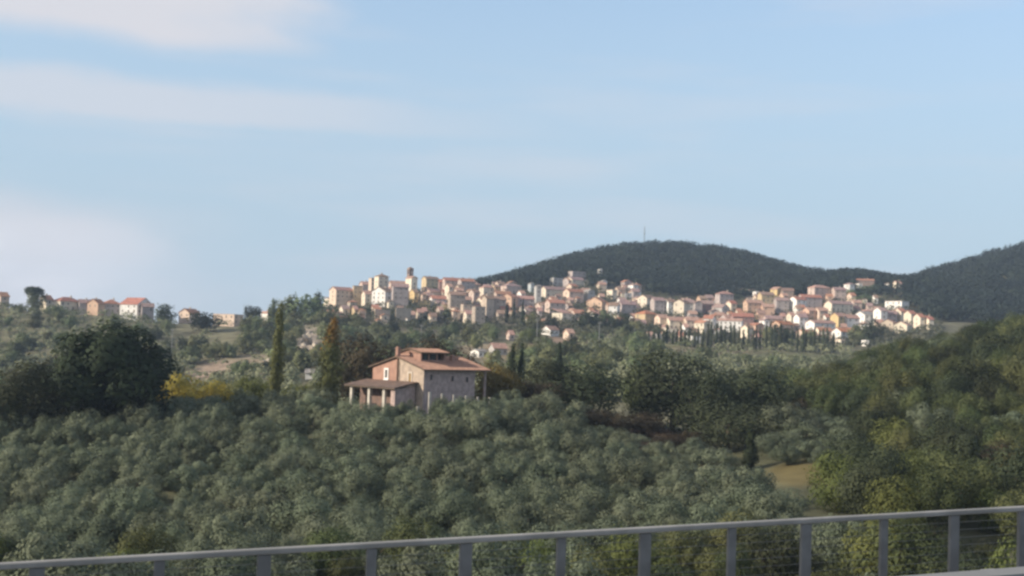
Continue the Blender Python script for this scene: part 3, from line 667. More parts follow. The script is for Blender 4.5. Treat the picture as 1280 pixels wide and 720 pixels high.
def house(x0, x1, ye, yb, lf, wall, roof, kind, label, cat='house', Y=None, name='house', nowin=False, group=None, rise=None, floors=None, yr=(640, 1080)):
    """x0..x1 outline in photo columns, ye eave row, yb foot row, lf share of the outline taken by the sunlit left face"""
    cx = x0 + (x1 - x0) * lf
    if Y is None: Y = hit(cx, yb, *yr)
    ye += 1.4
    k = Y / F; Wm = (x1 - x0) * k; phi = math.atan((cx - 640) / F)
    if lf <= .6:
        s = lf * Wm / 9.0; th = math.asin(s) if s < .8 else math.atan2(lf, 1 - lf)
        th = max(th, R(6)); w = (1 - lf) * Wm / math.cos(th); d = max(lf * Wm / math.sin(th), 5.0)
        if lf < .08: d = min(9.0, max(5.0, w))
    else:
        s = (1 - lf) * Wm / 9.0; a = math.asin(s) if s < .8 else math.atan2(1 - lf, lf)
        a = max(a, R(6)); th = R(90) - a; d = lf * Wm / math.sin(th); w = max((1 - lf) * Wm / math.cos(th), 5.0)
        if lf > .92: w = min(9.0, max(5.0, d))
    p = at(cx, ye, Y); foot = at(cx, yb, Y); g = gz(p.x, Y); base = min(g, foot.z); h = max(2.2, p.z - base)
    o = empty(name, (p.x, Y, base), th - phi)
    ctr = o.matrix_basis @ Vector((w / 2, d / 2, 0)); FOOT.append((ctr.x, ctr.y, math.hypot(w, d) / 2))
    ridge = kind if kind in 'xy' else None
    ri = (rise if rise is not None else 0.52) * ((d if kind == 'x' else w if kind == 'y' else min(w, d)) / 2)
    wl = gable_walls(w, d, h, ri, ridge, sink=5.0).build('wall', WALLS[wall], o)
    if kind == 'shed': wl = wl
    rf = gable_roof(w, d, h, ri, kind, .45).build('roof', ROOFS[roof] if kind != 'flat' else WALLS[roof] if roof in WALLS else ROOFS[roof], o)
    if kind in ('x', 'y', 'hip') and HG.random() < .6 and Wm > 7:
        cxp, cyp = w * HG.uniform(.3, .7), d * HG.uniform(.35, .65)
        c = MB().box(cxp - .35, cyp - .35, h + .1, cxp + .35, cyp + .35, h + ri + 1.0).box(cxp - .45, cyp - .45, h + ri + 1.0, cxp + .45, cyp + .45, h + ri + 1.18); c.build('chimney', WALLS['tan'], rf)
    if not nowin:
        vis = max(2.4, (min(yb, ye + 40) - ye) * k); fl = floors or max(1, min(3, int(vis / 2.9)))
        for face in (0, 1):
            span = w if face == 0 else d
            pxw = (x1 - x0) * ((1 - lf) if face == 0 else lf)
            n = max(0, min(5, int(pxw / 5.2)))
            if n == 0 and pxw > 3: n = 1
            for f in range(fl):
                z = h - 1.35 - f * 2.9
                if z < 0.9: break
                for i in range(n):
                    if HG.random() < .22: continue
                    q = span * (i + .5) / n; me = WIN[0 if HG.random() < .6 else 1]
                    wo_ = link('window', me, o)
                    if face == 0: wo_.location = (q, 0.0, z); wo_.rotation_euler = (0, 0, -math.pi / 2)
                    else: wo_.location = (0.0, q, z); wo_.rotation_euler = (0, 0, math.pi)
                    if HG.random() < .2: wo_.scale = (1, .95, 1.15)
                    else: wo_.scale = (1, .8, .8)
    return tag(o, label, cat, group)

H = house
# old town on the knoll, left to right, top to bottom
H(405, 417, 372, 388, .5, 'cream', 'brown', 'shed', 'small cream annex at the left end of the old town')
H(412, 442, 361, 388, .28, 'peach', 'pink', 'x', 'pinkish house with cream left wall and red roof, leftmost large old town house')
H(441, 453, 356, 386, .1, 'ochre', 'brown', 'flat', 'narrow ochre house right of the leftmost red roofed house of the old town')
H(452, 465, 366, 386, .35, 'cream', 'pink', 'x', 'small pink roofed house with a pale left wall beside the narrow ochre house')
H(449, 464, 354, 372, .3, 'pink', 'pink', 'x', 'pinkish house one row above the small pink roofed house')
H(461, 468, 346, 374, .5, 'peach', 'brown', 'flat', 'tall narrow cream house left of the hip roofed tower house')
H(468, 486, 344, 368, .3, 'cream', 'brown', 'hip', 'tower house with a brown hip roof and a white sunlit left wall')
H(465, 492, 363, 384, .62, 'white', 'brown', 'x', 'big bright cream white house in the middle of the old town front')
H(486, 509, 353, 366, .12, 'pink', 'pink', 'x', 'long low house with a pink roof left of the bell tower')
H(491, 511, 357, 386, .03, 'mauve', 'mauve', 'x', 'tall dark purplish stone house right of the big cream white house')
H(507, 522, 346, 374, .5, 'cream', 'pink', 'y', 'narrow pinkish white house just below the bell tower')
H(512, 523, 364, 378, .55, 'yellow', 'brown', 'x', 'small golden yellow house below the bell tower')
H(525, 538, 374, 388, .6, 'yellow', 'brown', 'shed', 'bright yellow house at the lower edge of the old town')
H(527, 549, 347, 364, .27, 'ochre', 'brown', 'x', 'ochre house with a bright yellow left wall and brown roof on the old town skyline')
H(529, 558, 363, 374, .3, 'tan', 'pink', 'x', 'tan house with a broad brownish pink roof below the ochre skyline house')
H(537, 558, 372, 386, .15, 'white', 'red', 'x', 'low cream white house under a reddish roof, above the dark old town trees')
H(548, 562, 351, 366, .1, 'maroon', 'red', 'x', 'dark maroon house right of the ochre skyline house')
H(553, 576, 349, 368, .15, 'pink', 'red', 'x', 'long pinkish house with a red roof on the old town skyline, left half')
H(572, 594, 350, 370, .22, 'mauve', 'red', 'x', 'mauve house with a sunlit left strip on the right of the old town skyline')
H(556, 566, 357, 378, .55, 'cream', 'pink', 'x', 'narrow house with a white lit side below the long pinkish house')
H(560, 582, 367, 392, .15, 'stone', 'brown', 'x', 'stone house with a pale left edge right of the dark cypress in the old town')
H(586, 600, 364, 382, .45, 'pink', 'brown', 'x', 'pinkish house with a lit left face below the right end of the skyline row')
H(576, 592, 379, 402, .2, 'tan', 'brown', 'flat', 'tall tan stone house at the lower edge of the old town')
H(590, 607, 382, 410, .25, 'stone', 'brown', 'flat', 'lowest tan stone house of the old town, right corner')
H(562, 574, 384, 396, .5, 'peach', 'brown', 'shed', 'small peach lean-to house at the foot of the stone house')
H(599, 618, 358, 380, .3, 'cream', 'pink', 'hip', 'cream house with a rounded pink hip roof right of the skyline row')
H(602, 618, 372, 398, .4, 'tan', 'brown', 'x', 'tan house with a bright yellow strip of wall right of the lowest old town houses')
H(614, 633, 373, 396, .25, 'stone', 'brown', 'x', 'stone house at the right end of the old town')
# middle town
H(626, 652, 356, 372, .28, 'pink', 'mauve', 'hip', 'pinkish house with a mauve hip roof against the dark hill')
H(616, 640, 366, 380, .2, 'pink', 'terra', 'x', 'house with a long terracotta roof below the mauve hip roofed house')
H(627, 648, 370, 390, .6, 'orange', 'terra', 'x', 'house with a bright orange sunlit side and terracotta roof')
H(645, 668, 372, 388, .12, 'mauve', 'pink', 'x', 'pink roofed house with a greyish wall right of the orange house')
H(660, 668, 353, 366, .45, 'blue', 'grey', 'y', 'small pale blue grey house against the foot of the dark hill')
H(668, 677, 356, 380, .3, 'grey', 'grey', 'hip', 'tall narrow grey house in the middle of the town')
H(676, 708, 360, 374, .2, 'cream', 'mauve', 'x', 'long cream house under a pale mauve roof')
H(687, 713, 346, 358, .2, 'grey', 'grey', 'flat', 'long low grey building under the pink block')
H(710, 733, 338, 352, .25, 'mauve', 'pink', 'flat', 'pink block highest on the slope above the middle town')
H(707, 731, 348, 360, .35, 'cream', 'mauve', 'x', 'cream house directly below the pink block')
H(747, 753, 335, 345, .5, 'white', 'grey', 'hip', 'tiny white house alone in the woods above the middle town')
H(750, 759, 350, 361, .4, 'blue', 'grey', 'y', 'small pale blue house below the tiny white house')
H(704, 730, 363, 378, .3, 'peach', 'terra', 'x', 'peach house with a terracotta roof below the cream house')
H(728, 744, 363, 378, .45, 'grey', 'grey', 'y', 'pale grey gabled house right of the peach house')
H(758, 772, 361, 374, .55, 'cream', 'brown', 'flat', 'square cream house at the upper right of the middle town')
H(681, 707, 377, 392, .25, 'pink', 'terra', 'x', 'house with a wide terracotta roof in the middle of the town')
H(690, 716, 390, 404, .5, 'cream', 'pink', 'shed', 'cream house with a pink terrace roof at the lower edge of the middle town')
H(713, 731, 390, 402, .3, 'pink', 'terra', 'x', 'small low terracotta roofed house right of the pink terrace roof')
H(733, 760, 376, 388, .72, 'orange', 'terra', 'x', 'long orange terracotta house above the white house')
H(761, 775, 381, 396, .75, 'white', 'brown', 'y', 'bright white gabled house in the trees at the lower edge of the middle town')
H(766, 777, 393, 404, .6, 'cream', 'brown', 'shed', 'small cream green hut just below the bright white gabled house')
H(771, 796, 379, 394, .25, 'mauve', 'mauve', 'x', 'broad pinkish house under a mauve roof right of the white house')
H(785, 798, 355, 368, .5, 'white', 'mauve', 'hip', 'pale pinkish white house standing high beside the dark wood')
H(778, 790, 365, 376, .3, 'grey', 'grey', 'flat', 'small grey house below the pale pinkish white house')
# right town, upper rows
H(797, 818, 371, 386, .55, 'cream', 'brown', 'x', 'cream house with a brown roof above the golden house')
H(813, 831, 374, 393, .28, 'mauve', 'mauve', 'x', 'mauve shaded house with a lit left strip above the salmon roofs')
H(794, 822, 391, 408, .45, 'ochre', 'orange', 'hip', 'golden ochre house at the left end of the right half of town')
H(828, 845, 376, 393, .45, 'white', 'brown', 'x', 'house with a bright white left wall and brown roof in the upper row')
H(842, 863, 377, 396, .62, 'cream', 'brown', 'x', 'bright cream house under a dark brown roof in the upper row')
H(858, 868, 377, 392, .25, 'grey', 'mauve', 'x', 'narrow grey mauve house right of the bright cream house')
H(865, 878, 377, 394, .3, 'mauve', 'maroon' if 'maroon' in ROOFS else 'mauve', 'y', 'mauve gabled house in the upper row')
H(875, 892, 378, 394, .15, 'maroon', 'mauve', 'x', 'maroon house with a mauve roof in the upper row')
H(818, 836, 396, 410, .4, 'peach', 'pink', 'x', 'house with a sloping salmon roof right of the golden house')
H(832, 858, 399, 412, .2, 'cream', 'pink', 'x', 'house under a long salmon pink roof behind the cypress row')
H(854, 874, 399, 414, .2, 'peach', 'pink', 'x', 'pink roofed house above the double balcony house')
H(868, 888, 402, 420, .6, 'cream', 'terra', 'y', 'cream house with double balconies behind the cypress row')
H(879, 895, 397, 412, .7, 'white', 'red', 'y', 'white gabled house with a red roof in the lower row')
H(828, 846, 409, 420, .3, 'cream', 'pink', 'flat', 'pale low house half hidden by the left end of the cypress row')
H(858, 876, 419, 430, .4, 'white', 'grey', 'flat', 'low white house glimpsed between the cypresses')
H(894, 917, 366, 384, .25, 'mauve', 'pink', 'hip', 'tall mauve house with a pinkish hip roof under the wood')
H(890, 911, 383, 397, .6, 'grey', 'mauve', 'y', 'pale grey gabled house below the tall mauve house')
H(907, 921, 378, 392, .5, 'cream', 'red', 'x', 'cream house with a red roof right of the pale grey gable')
H(915, 944, 363, 368, .1, 'brown', 'brown', 'x', 'long brown roofed building under the wood', nowin=True)
H(941, 949, 363, 378, .5, 'white', 'grey', 'flat', 'slim white tower house right of the long brown roof')
H(929, 954, 377, 394, .22, 'orange', 'pink', 'x', 'orange pink house with a white left wall in the upper row')
H(947, 968, 367, 384, .25, 'ochre', 'brown', 'x', 'ochre house above the orange house')
H(951, 968, 382, 397, .15, 'orange', 'pink', 'x', 'square orange house in the middle of the right town')
H(963, 980, 360, 374, .5, 'yellow', 'pink', 'y', 'pale yellow gabled house high in the right town')
H(976, 992, 362, 376, .12, 'brown', 'brown', 'x', 'brown house right of the pale yellow gable')
H(967, 986, 374, 392, .2, 'mauve', 'mauve', 'x', 'mauve house below the pale yellow gable')
# right town, lower rows
H(913, 942, 394, 410, .12, 'maroon', 'red', 'x', 'house with a broad red roof behind the big white gable')
H(899, 929, 400, 416, .93, 'white', 'pink', 'y', 'big white gable fronted house with a balcony across it', rise=.34)
H(926, 942, 409, 424, .6, 'cream', 'brown', 'x', 'cream yellow house right of the big white gable')
H(937, 955, 405, 420, .5, 'orange', 'red', 'y', 'salmon gabled house in the lower row')
H(949, 962, 399, 414, .5, 'white', 'mauve', 'y', 'small white gabled house behind the salmon one')
H(953, 978, 397, 408, .2, 'pink', 'mauve', 'x', 'pinkish house with a mauve roof in the middle of the right town')
H(964, 992, 404, 416, .4, 'orange', 'orange', 'x', 'low house with a bright salmon orange roof')
H(986, 1008, 373, 392, .45, 'white', 'red', 'x', 'white house under the left end of the largest red roof')
H(997, 1027, 370, 388, .2, 'mauve', 'red', 'x', 'large house with the biggest red roof of the right town', rise=.5)
H(1010, 1038, 358, 376, .3, 'pink', 'pink', 'hip', 'pink house with a pink hip roof above the largest red roof')
H(1003, 1020, 387, 402, .5, 'orange', 'pink', 'x', 'orange salmon house below the largest red roof')
H(1017, 1035, 387, 402, .4, 'peach', 'pink', 'x', 'bright orange peach house with a chimney right of the orange salmon one')
H(1031, 1066, 378, 394, .25, 'cream', 'mauve', 'x', 'long cream grey house right of the bright orange peach one')
H(1039, 1057, 361, 376, .25, 'pink', 'mauve', 'x', 'mauve roofed cottage at the edge of the skyline wood')
H(1055, 1068, 354, 372, .55, 'white', 'mauve', 'hip', 'pale pinkish house at the edge of the skyline wood')
H(1070, 1092, 349, 360, .1, 'brown', 'terra', 'x', 'brown roofed house among trees on the skyline', rise=.35)
H(1069, 1078, 353, 366, .5, 'white', 'pink', 'flat', 'small white house among the skyline trees')
H(983, 994, 393, 408, .55, 'cream', 'pink', 'x', 'narrow cream house left of the white double house')
H(992, 1010, 395, 412, .4, 'white', 'mauve', 'x', 'white house with a mauve roof left of the big pale house')
H(1007, 1044, 402, 420, .3, 'white', 'pink', 'x', 'big pale house with a white left wall and wide pink roof', rise=.4)
H(1038, 1055, 394, 412, .6, 'yellow', 'pink', 'x', 'bright yellow house in the lower right town')
H(1051, 1074, 396, 412, .35, 'white', 'pink', 'x', 'white house with a wide pink roof right of the yellow one')
H(995, 1020, 415, 424, .4, 'peach', 'terra', 'x', 'low terracotta roofed house above the right end of the cypress row')
H(1018, 1040, 412, 424, .3, 'cream', 'terra', 'x', 'low cream house under the big pale house')
H(1040, 1065, 413, 428, .45, 'white', 'orange', 'x', 'white house with an orange roof at the lower tip of the town')
H(1043, 1056, 423, 434, .6, 'cream', 'orange', 'flat', 'small cream house lowest of all at the tip of the town', rise=.2)
H(1069, 1093, 392, 408, .5, 'white', 'grey', 'x', 'white grey house right of the wide pink roof')
H(1092, 1109, 387, 408, .55, 'white', 'mauve', 'x', 'tall white house with a shaded right side')
H(1106, 1121, 391, 406, .25, 'mauve', 'mauve', 'x', 'grey mauve house right of the tall white one')
H(1107, 1136, 375, 388, .7, 'white', 'brown', 'flat', 'white flat roofed villa under the right hand wood')
for i, (a, b, e, f) in enumerate([(1117, 1133, 388, 406), (1130, 1145, 391, 409), (1142, 1156, 395, 412), (1153, 1167, 398, 412)]):
    H(a, b, e, f, .6, 'cream', 'red', 'x', ['first (left) house', 'second house', 'third house', 'last (right) house'][i] + ' of the red roofed terrace at the right end of town', cat='terraced house', name='terraced_house', group='red roofed terrace at the right end of town')
for i, (a, b, e, f) in enumerate([(1102, 1122, 402, 414), (1118, 1140, 405, 416)]):
    H(a, b, e, f, .72, ('tan', 'cream')[i], 'pink', 'x', ['left', 'right'][i] + ' low house of the lower terrace in front of the red roofs', cat='terraced house', name='terraced_house', group='lower terrace')
H(1106, 1114, 353, 364, .5, 'white', 'brown', 'hip', 'small white house on the skyline left of the two cypresses')
H(1116, 1127, 353, 366, .5, 'cream', 'pink', 'x', 'cream house on the skyline behind the two cypresses')
H(1077, 1086, 424, 433, .6, 'white', 'grey', 'flat', 'small white hut in the trees below the right end of town', cat='hut', name='hut', yr=(420, 745), nowin=True)
# the crest on the left
yc = (700, 790)
H(-6, 11, 369, 384, .4, 'peach', 'terra', 'x', 'terracotta roofed house cut by the left edge on the crest', Y=752, rise=.6)
H(50, 66, 373, 386, .5, 'cream', 'terra', 'x', 'small cream house right of the umbrella pine', Y=756, rise=.6)
H(66, 100, 375, 390, .28, 'cream', 'red', 'hip', 'large red hip roofed house on the crest with a bright left wall', Y=748, rise=.6)
H(98, 113, 377, 391, .1, 'mauve', 'mauve', 'x', 'mauve house between the two larger red roofed crest houses', Y=752, rise=.6)
H(110, 131, 378, 392, .6, 'orange', 'terra', 'x', 'orange and cream house on the crest', Y=749, rise=.6)
H(127, 150, 378, 391, .2, 'mauve', 'red', 'hip', 'shaded house with a red roof left of the white crest house', Y=754, rise=.6)
H(151, 190, 379, 396, .53, 'white', 'red', 'y', 'bright white gabled house on the left crest', Y=744, rise=.6)
H(176, 192, 382, 398, .1, 'mauve', 'mauve', 'x', 'greyish annex at the right of the white crest house', Y=741, rise=.6)
H(224, 250, 390, 400, .5, 'peach', 'terra', 'x', 'peach house low on the crest between dark trees', Y=752, rise=.6)
H(267, 304, 392, 408, .7, 'peach', 'orange', 'flat', 'long orange peach apartment block on the crest', cat='apartment block', Y=742, name='apartment_block')
H(326, 341, 390, 404, .6, 'white', 'pink', 'y', 'small white gabled house at the right end of the crest', Y=744, rise=.6)
# low buildings on the slope between farmhouse and town
H(588, 609, 438, 447, .5, 'white', 'grey', 'x', 'small white shed on the slope behind the farmhouse', cat='shed', yr=(420, 745), name='shed', rise=.2)
H(611, 634, 434, 444, .3, 'grey', 'pink', 'x', 'low grey white farm building on the slope right of the white shed', cat='farm building', yr=(420, 745), name='farm_building')
H(677, 699, 411, 420, .5, 'white', 'brown', 'x', 'low white farm building in the trees below the middle town', cat='farm building', yr=(420, 745), name='farm_building')
H(704, 718, 415, 425, .5, 'peach', 'pink', 'x', 'pale pinkish hut right of the low white farm building', cat='hut', yr=(420, 745), name='hut')
H(633, 643, 417, 426, .5, 'pink', 'pink', 'x', 'tiny pink hut in the trees below the old town', cat='hut', yr=(420, 745), name='hut')
H(505, 512, 397, 404, .6, 'white', 'brown', 'shed', 'tiny white hut below the purplish stone house', cat='hut', yr=(420, 745), name='hut', nowin=True)
H(382, 392, 465, 474, .95, 'white', 'grey', 'y', 'tiny bright white hut between the two poplars', cat='hut', Y=hit(388, 474, 232, 640), name='hut', nowin=True)
H(816, 834, 417, 426, .3, 'grey', 'grey', 'flat', 'low grey shed at the left end of the cypress row', cat='shed', yr=(420, 745), name='shed', nowin=True)

# more small houses packed between the others
FILL = [('old town', 410, 640, 356, 402, 84, ['tan', 'tan', 'cream', 'stone', 'ochre', 'peach']), ('middle town', 622, 798, 354, 404, 74, ['tan', 'pink', 'cream', 'mauve', 'peach', 'white']), ('right half of town', 798, 1100, 366, 416, 95, ['cream', 'white', 'pink', 'mauve', 'peach', 'orange', 'tan'])]
fr = random.Random(17)
for nm, a, b, y0, y1, n, cols in FILL:
    k = 0; tr_ = 0
    while k < n and tr_ < 4000:
        tr_ += 1; px = fr.uniform(a, b); yb = fr.uniform(y0, y1) + (12 if nm.startswith('right') else 6)
        Yh = hit(px, yb, 700, 1060); X = at(px, yb, Yh).x
        if Yh >= 1055 or any(math.hypot(X - fx, Yh - fy) < (fr_ * .5 + 1.8 if nm == 'old town' else fr_ * .72 + 2.2) for fx, fy, fr_ in FOOT): continue
        w_ = fr.uniform(7, 15); hgt = fr.uniform(6, 11) + (2.5 if nm == 'old town' else 0); wl_ = fr.choice(cols); rf_ = fr.choice(['pink', 'terra', 'mauve', 'brown', 'pink'])
        H(px - w_ * .35, px + w_ * .65, yb - hgt, yb, fr.choice([.25, .35, .5]), wl_, rf_, fr.choice(['x', 'x', 'y', 'hip']), 'small %s house with a %s roof among others in the %s' % (wl_, {'terra': 'terracotta'}.get(rf_, rf_), nm), Y=Yh, group='small houses of the ' + nm); k += 1

# bell tower of the old town church
bt = empty('bell_tower', ground(512, 360, 905), R(34)); tp = at(512, 335, 905).z - bt.location.z; q = 1.8
m = MB().box(-q, -q, -4, q, q, tp - 4.6)
for sx_ in (-1, 1):
    for sy_ in (-1, 1): m.box(min(sx_ * q, sx_ * (q - .9)), min(sy_ * q, sy_ * (q - .9)), tp - 4.6, max(sx_ * q, sx_ * (q - .9)), max(sy_ * q, sy_ * (q - .9)), tp - 1.6)
m.box(-q, -q, tp - 1.6, q, q, tp - .6); m.build('wall', WALLS['brown'], bt)
MB().box(-q - .3, -q - .3, tp - .59, q + .3, q + .3, tp - .3).build('cornice', WALLS['stone'], bt)
MB().add([(-q - .1, -q - .1, tp - .29), (q + .1, -q - .1, tp - .29), (q + .1, q + .1, tp - .29), (-q - .1, q + .1, tp - .29), (0, 0, tp + .9)], [(0, 1, 4), (1, 2, 4), (2, 3, 4), (3, 0, 4), (3, 2, 1, 0)]).build('roof', ROOFS['brown'], bt)
MB().tube([(0, 0, tp - 1.6), (0, 0, tp - 2.0), (0, 0, tp - 2.6), (0, 0, tp - 3.2)], [.1, .45, .55, .8], 10).build('bell', STEEL, bt)
tag(bt, 'dark brown bell tower rising above the old town skyline', 'bell tower')
# retaining walls under the old town
def stone_wall(x0, x1, yt, yb, Y, label):
    a, b = at(x0, yt, Y), at(x1, yt, Y + 4); o = empty('retaining_wall', (a.x, a.y, a.z), math.atan2(b.y - a.y, b.x - a.x)); L = (b - a).length; hh = (yb - yt) * Y / F
    MB().box(0, 0, -hh - 3, L, .7, 0).build('wall_face', WALLS['tan'], o); MB().box(-.1, -.1, .003, L + .1, .8, .2).build('coping', CONC, o)
    tag(o, label, 'wall')
stone_wall(469, 488, 387, 394, 742, 'pale retaining wall below the big cream white house')
stone_wall(495, 514, 385, 394, 748, 'stone retaining wall below the purplish stone house')

# mast on the summit of the far hill
mp = ground(805, 311, 1290); mh = at(805, 285, 1290).z - mp.z; ms = empty('radio_mast', mp)
g_ = MB()
for a in range(3): g_.tube([(math.cos(a * 2.094) * .75, math.sin(a * 2.094) * .75, -1), (math.cos(a * 2.094) * .35, math.sin(a * 2.094) * .35, mh)], .16, 4)
for i in range(12):
    z = i * mh / 12
    for a in range(3): g_.tube([(math.cos(a * 2.094) * .7, math.sin(a * 2.094) * .7, z), (math.cos((a + 1) * 2.094) * .6, math.sin((a + 1) * 2.094) * .6, z + mh / 12)], .09, 3)
g_.build('lattice', STEEL, ms); MB().tube([(0, 0, mh - .4), (0, 0, mh + 3.0)], .14, 5).build('aerial', STEEL, ms)
d_ = MB().tube([(0, -.5, mh * .75), (0, -1.0, mh * .75), (0, -1.15, mh * .75)], [.25, .7, .75], 10); d_.build('dish', PALESTEEL, ms)
tag(ms, 'thin lattice mast on the summit of the dark hill', 'mast')
# poles on the slopes
for px, yt, yb, Y, lab in [(215, 410, 424, 600, 'pale pole standing on the left hillside above the big dark tree'), (526, 405, 432, 600, 'tall pale pole on the slope straight above the farmhouse'), (671, 398, 426, 600, 'pale pole on the slope below the pink terrace roof'), (749, 402, 424, 610, 'pale pole on the slope below the bright white gabled house')]:
    g = ground(px, yb, Y); h = at(px, yt, Y).z - g.z; o = empty('utility_pole', g)
    MB().tube([(0, 0, -1), (0, 0, h)], [.22, .13], 8).build('pole', PALESTEEL, o); MB().box(-.9, -.07, h - 1.0, .9, .07, h - .85).build('crossarm', STEEL, o)
    for q in (-.75, 0, .75): MB().tube([(q, 0, h - .85), (q, 0, h - .55)], .07, 6).build('insulator', WHITE, o)
    tag(o, lab, 'utility pole')
# bare pale rocks of the cutting
rg = random.Random(9)
for px, py, wpx, hpx, lab in [(384, 425, 12, 14, 'pale rock outcrop highest on the cutting left of the old town'), (378, 436, 12, 10, 'pale rock outcrop in the middle of the cutting left of the old town'), (392, 437, 9, 12, 'narrow pale rock right on the cutting below the old town'), (334, 455, 10, 10, 'pale rock just left of the thin poplar')]:
    Y = hit(px, py + hpx * .4, 480, 720); g = ground(px, py, Y); k = Y / F
    bm = bmesh.new(); bmesh.ops.create_icosphere(bm, subdivisions=3, radius=1)
    for v in bm.verts:
        n_ = 1 + .22 * math.sin(v.co.x * 4 + px) * math.sin(v.co.y * 5 + 1) + .16 * math.sin(v.co.z * 7 + v.co.x * 3) + rg.uniform(-.06, .06)
        v.co = Vector((v.co.x * wpx * k * .55, v.co.y * 2.5, v.co.z * hpx * k * .6)) * n_
    me = bpy.data.meshes.new('rock'); bm.to_mesh(me); bm.free(); me.materials.append(ROCK)
    o = link('rock', me); o.location = (g.x, g.y, at(px, py, Y).z); tag(o, lab, 'rock')

# ------------------------------------------------------------------ woods of the far hills and the greenery between the houses
def clear_of_houses(X, Y, m):
    return all((X - a) ** 2 + (Y - b) ** 2 > (c + m) ** 2 for a, b, c in FOOT)
def wood_ok(px, Y):
    if px > 1140 and Y < 1075: return 0.0
    X = (px - 640) / F * Y
    return 0.0 if any(abs(X - a) < c + 3.5 and b - 45 < Y < b + c + 3 for a, b, c in FOOT) else 1.0
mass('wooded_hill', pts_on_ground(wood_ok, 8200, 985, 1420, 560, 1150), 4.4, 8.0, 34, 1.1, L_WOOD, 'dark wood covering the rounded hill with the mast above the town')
def slope_ok(px, Y):
    if px < 1120 + max(0, (1000 - Y)) * 0.3: return 0.0
    X = (px - 640) / F * Y
    return 0.0 if any(abs(X - a) < c + 3.5 and b - 35 < Y < b + c + 3 for a, b, c in FOOT) else 1.0
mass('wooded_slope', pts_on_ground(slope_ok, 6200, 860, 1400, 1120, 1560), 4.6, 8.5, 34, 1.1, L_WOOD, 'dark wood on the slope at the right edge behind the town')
def green_ok(px, Y):
    if Y > 985 and px > 600: return 0.0
    return 1.0 if clear_of_houses((px - 640) / F * Y, Y, 1.2) else 0.0
mass('town_greenery', pts_on_ground(green_ok, 3000, 700, 1000, 395, 1180), 2.0, 3.2, 24, 0.6, L_TOWN, 'bushes and small trees growing between the houses of the town')

# ------------------------------------------------------------------ the farmhouse
FY = 195.0; c0 = at(529, 500, FY); TH = R(42) - math.atan((529 - 640) / F); gb = gz(c0.x, FY)
fz = min(c0.z, gb + .2)
FH = empty('farmhouse', (c0.x, FY, fz), TH)
tag(FH, 'stone farmhouse with a red tiled roof above the olive grove', 'farmhouse')
FW, FD = 11.6, 12.6
EH = at(529, 462, FY).z - fz; RISE = 1.75
STONE_F = mat('farm_stone', (0.46, 0.37, 0.29), (0.30, 0.245, 0.20), scale=1.1, detail=8, bump=0.4, lo=.3, hi=.7)
BRICK_F = mat('farm_brick_plaster', (0.37, 0.225, 0.17), (0.29, 0.175, 0.135), scale=.8, detail=6)
DARKST = mat('farm_rubble', (0.47, 0.355, 0.315), (0.33, 0.255, 0.23), scale=1.3, detail=8, bump=.4)
TILE = mat('barrel_tile', (0.37, 0.225, 0.165), (0.23, 0.14, 0.108), scale=1.4, detail=8, lo=.3, hi=.72)
TILEG = mat('old_barrel_tile', (0.36, 0.25, 0.19), (0.22, 0.17, 0.14), scale=1.4, detail=8, lo=.3, hi=.72)
def tiled(m, A, B, C, D, pitch=.24, amp=.045, t=.14, rows=None):
    """barrel tile sheet: eave A->B, ridge D->C; columns of round tiles running down the slope, courses stepped"""
    A, B, C, D = map(Vector, (A, B, C, D)); n = max(4, int((B - A).length / pitch)) * 4
    nrm = (B - A).cross(D - A).normalized(); nrm = nrm if nrm.z > 0 else -nrm
    rows = rows or max(2, int((D - A).length / .9)); vs = []; fs = []
    for r in range(rows):
        for e in (0, 1):
            q = (r + e) / rows
            for i in range(n + 1):
                s = i / n; p = A.lerp(B, s).lerp(D.lerp(C, s), q)
                vs.append(p + nrm * (amp * (1 + math.cos(i * math.pi / 2)) + (.035 if e == 0 else 0)))
    for r in range(2 * rows - 1):
        for i in range(n): fs.append((r * (n + 1) + i, r * (n + 1) + i + 1, (r + 1) * (n + 1) + i + 1, (r + 1) * (n + 1) + i))
    m.add(vs, fs, 0); m.slab([A - nrm * .012, B - nrm * .012, C - nrm * .012, D - nrm * .012], t, 1)
# walls: stone body, brick left half of the gable standing slightly proud
gable_walls(FW, FD, EH, RISE, 'x', sink=2.5).build('wall', [DARKST], FH)
wg = MB(); wg.add([(-.05, 0.0, -2.4), (-.05, FD / 2, -2.4), (-.05, FD / 2, EH + RISE - .03), (-.05, 0.0, EH - .03), (.0, 0.0, -2.4), (.0, FD / 2, -2.4), (.0, FD / 2, EH + RISE - .03), (.0, 0.0, EH - .03)],
              [(0, 3, 2, 1), (0, 1, 5, 4), (1, 2, 6, 5), (2, 3, 7, 6), (3, 0, 4, 7)]); wg.build('gable_wall', STONE_F, FH)
wb = MB(); wb.add([(-.3, FD / 2 + .05, -2.4), (-.3, FD - .02, -2.4), (-.3, FD - .02, EH - .12), (-.3, FD / 2 + .05, EH + RISE - .12), (0, FD / 2 + .05, -2.4), (0, FD - .02, -2.4), (0, FD - .02, EH - .12), (0, FD / 2 + .05, EH + RISE - .12)],
              [(0, 3, 2, 1), (0, 4, 7, 3), (1, 2, 6, 5), (2, 3, 7, 6), (0, 1, 5, 4)]); wb.build('brick_wall', BRICK_F, FH)
MB().tube([(-.42, FD / 2 - .1, -1), (-.42, FD / 2 - .1, EH + RISE - .5)], .09, 6).build('drainpipe', SHUT, FH)
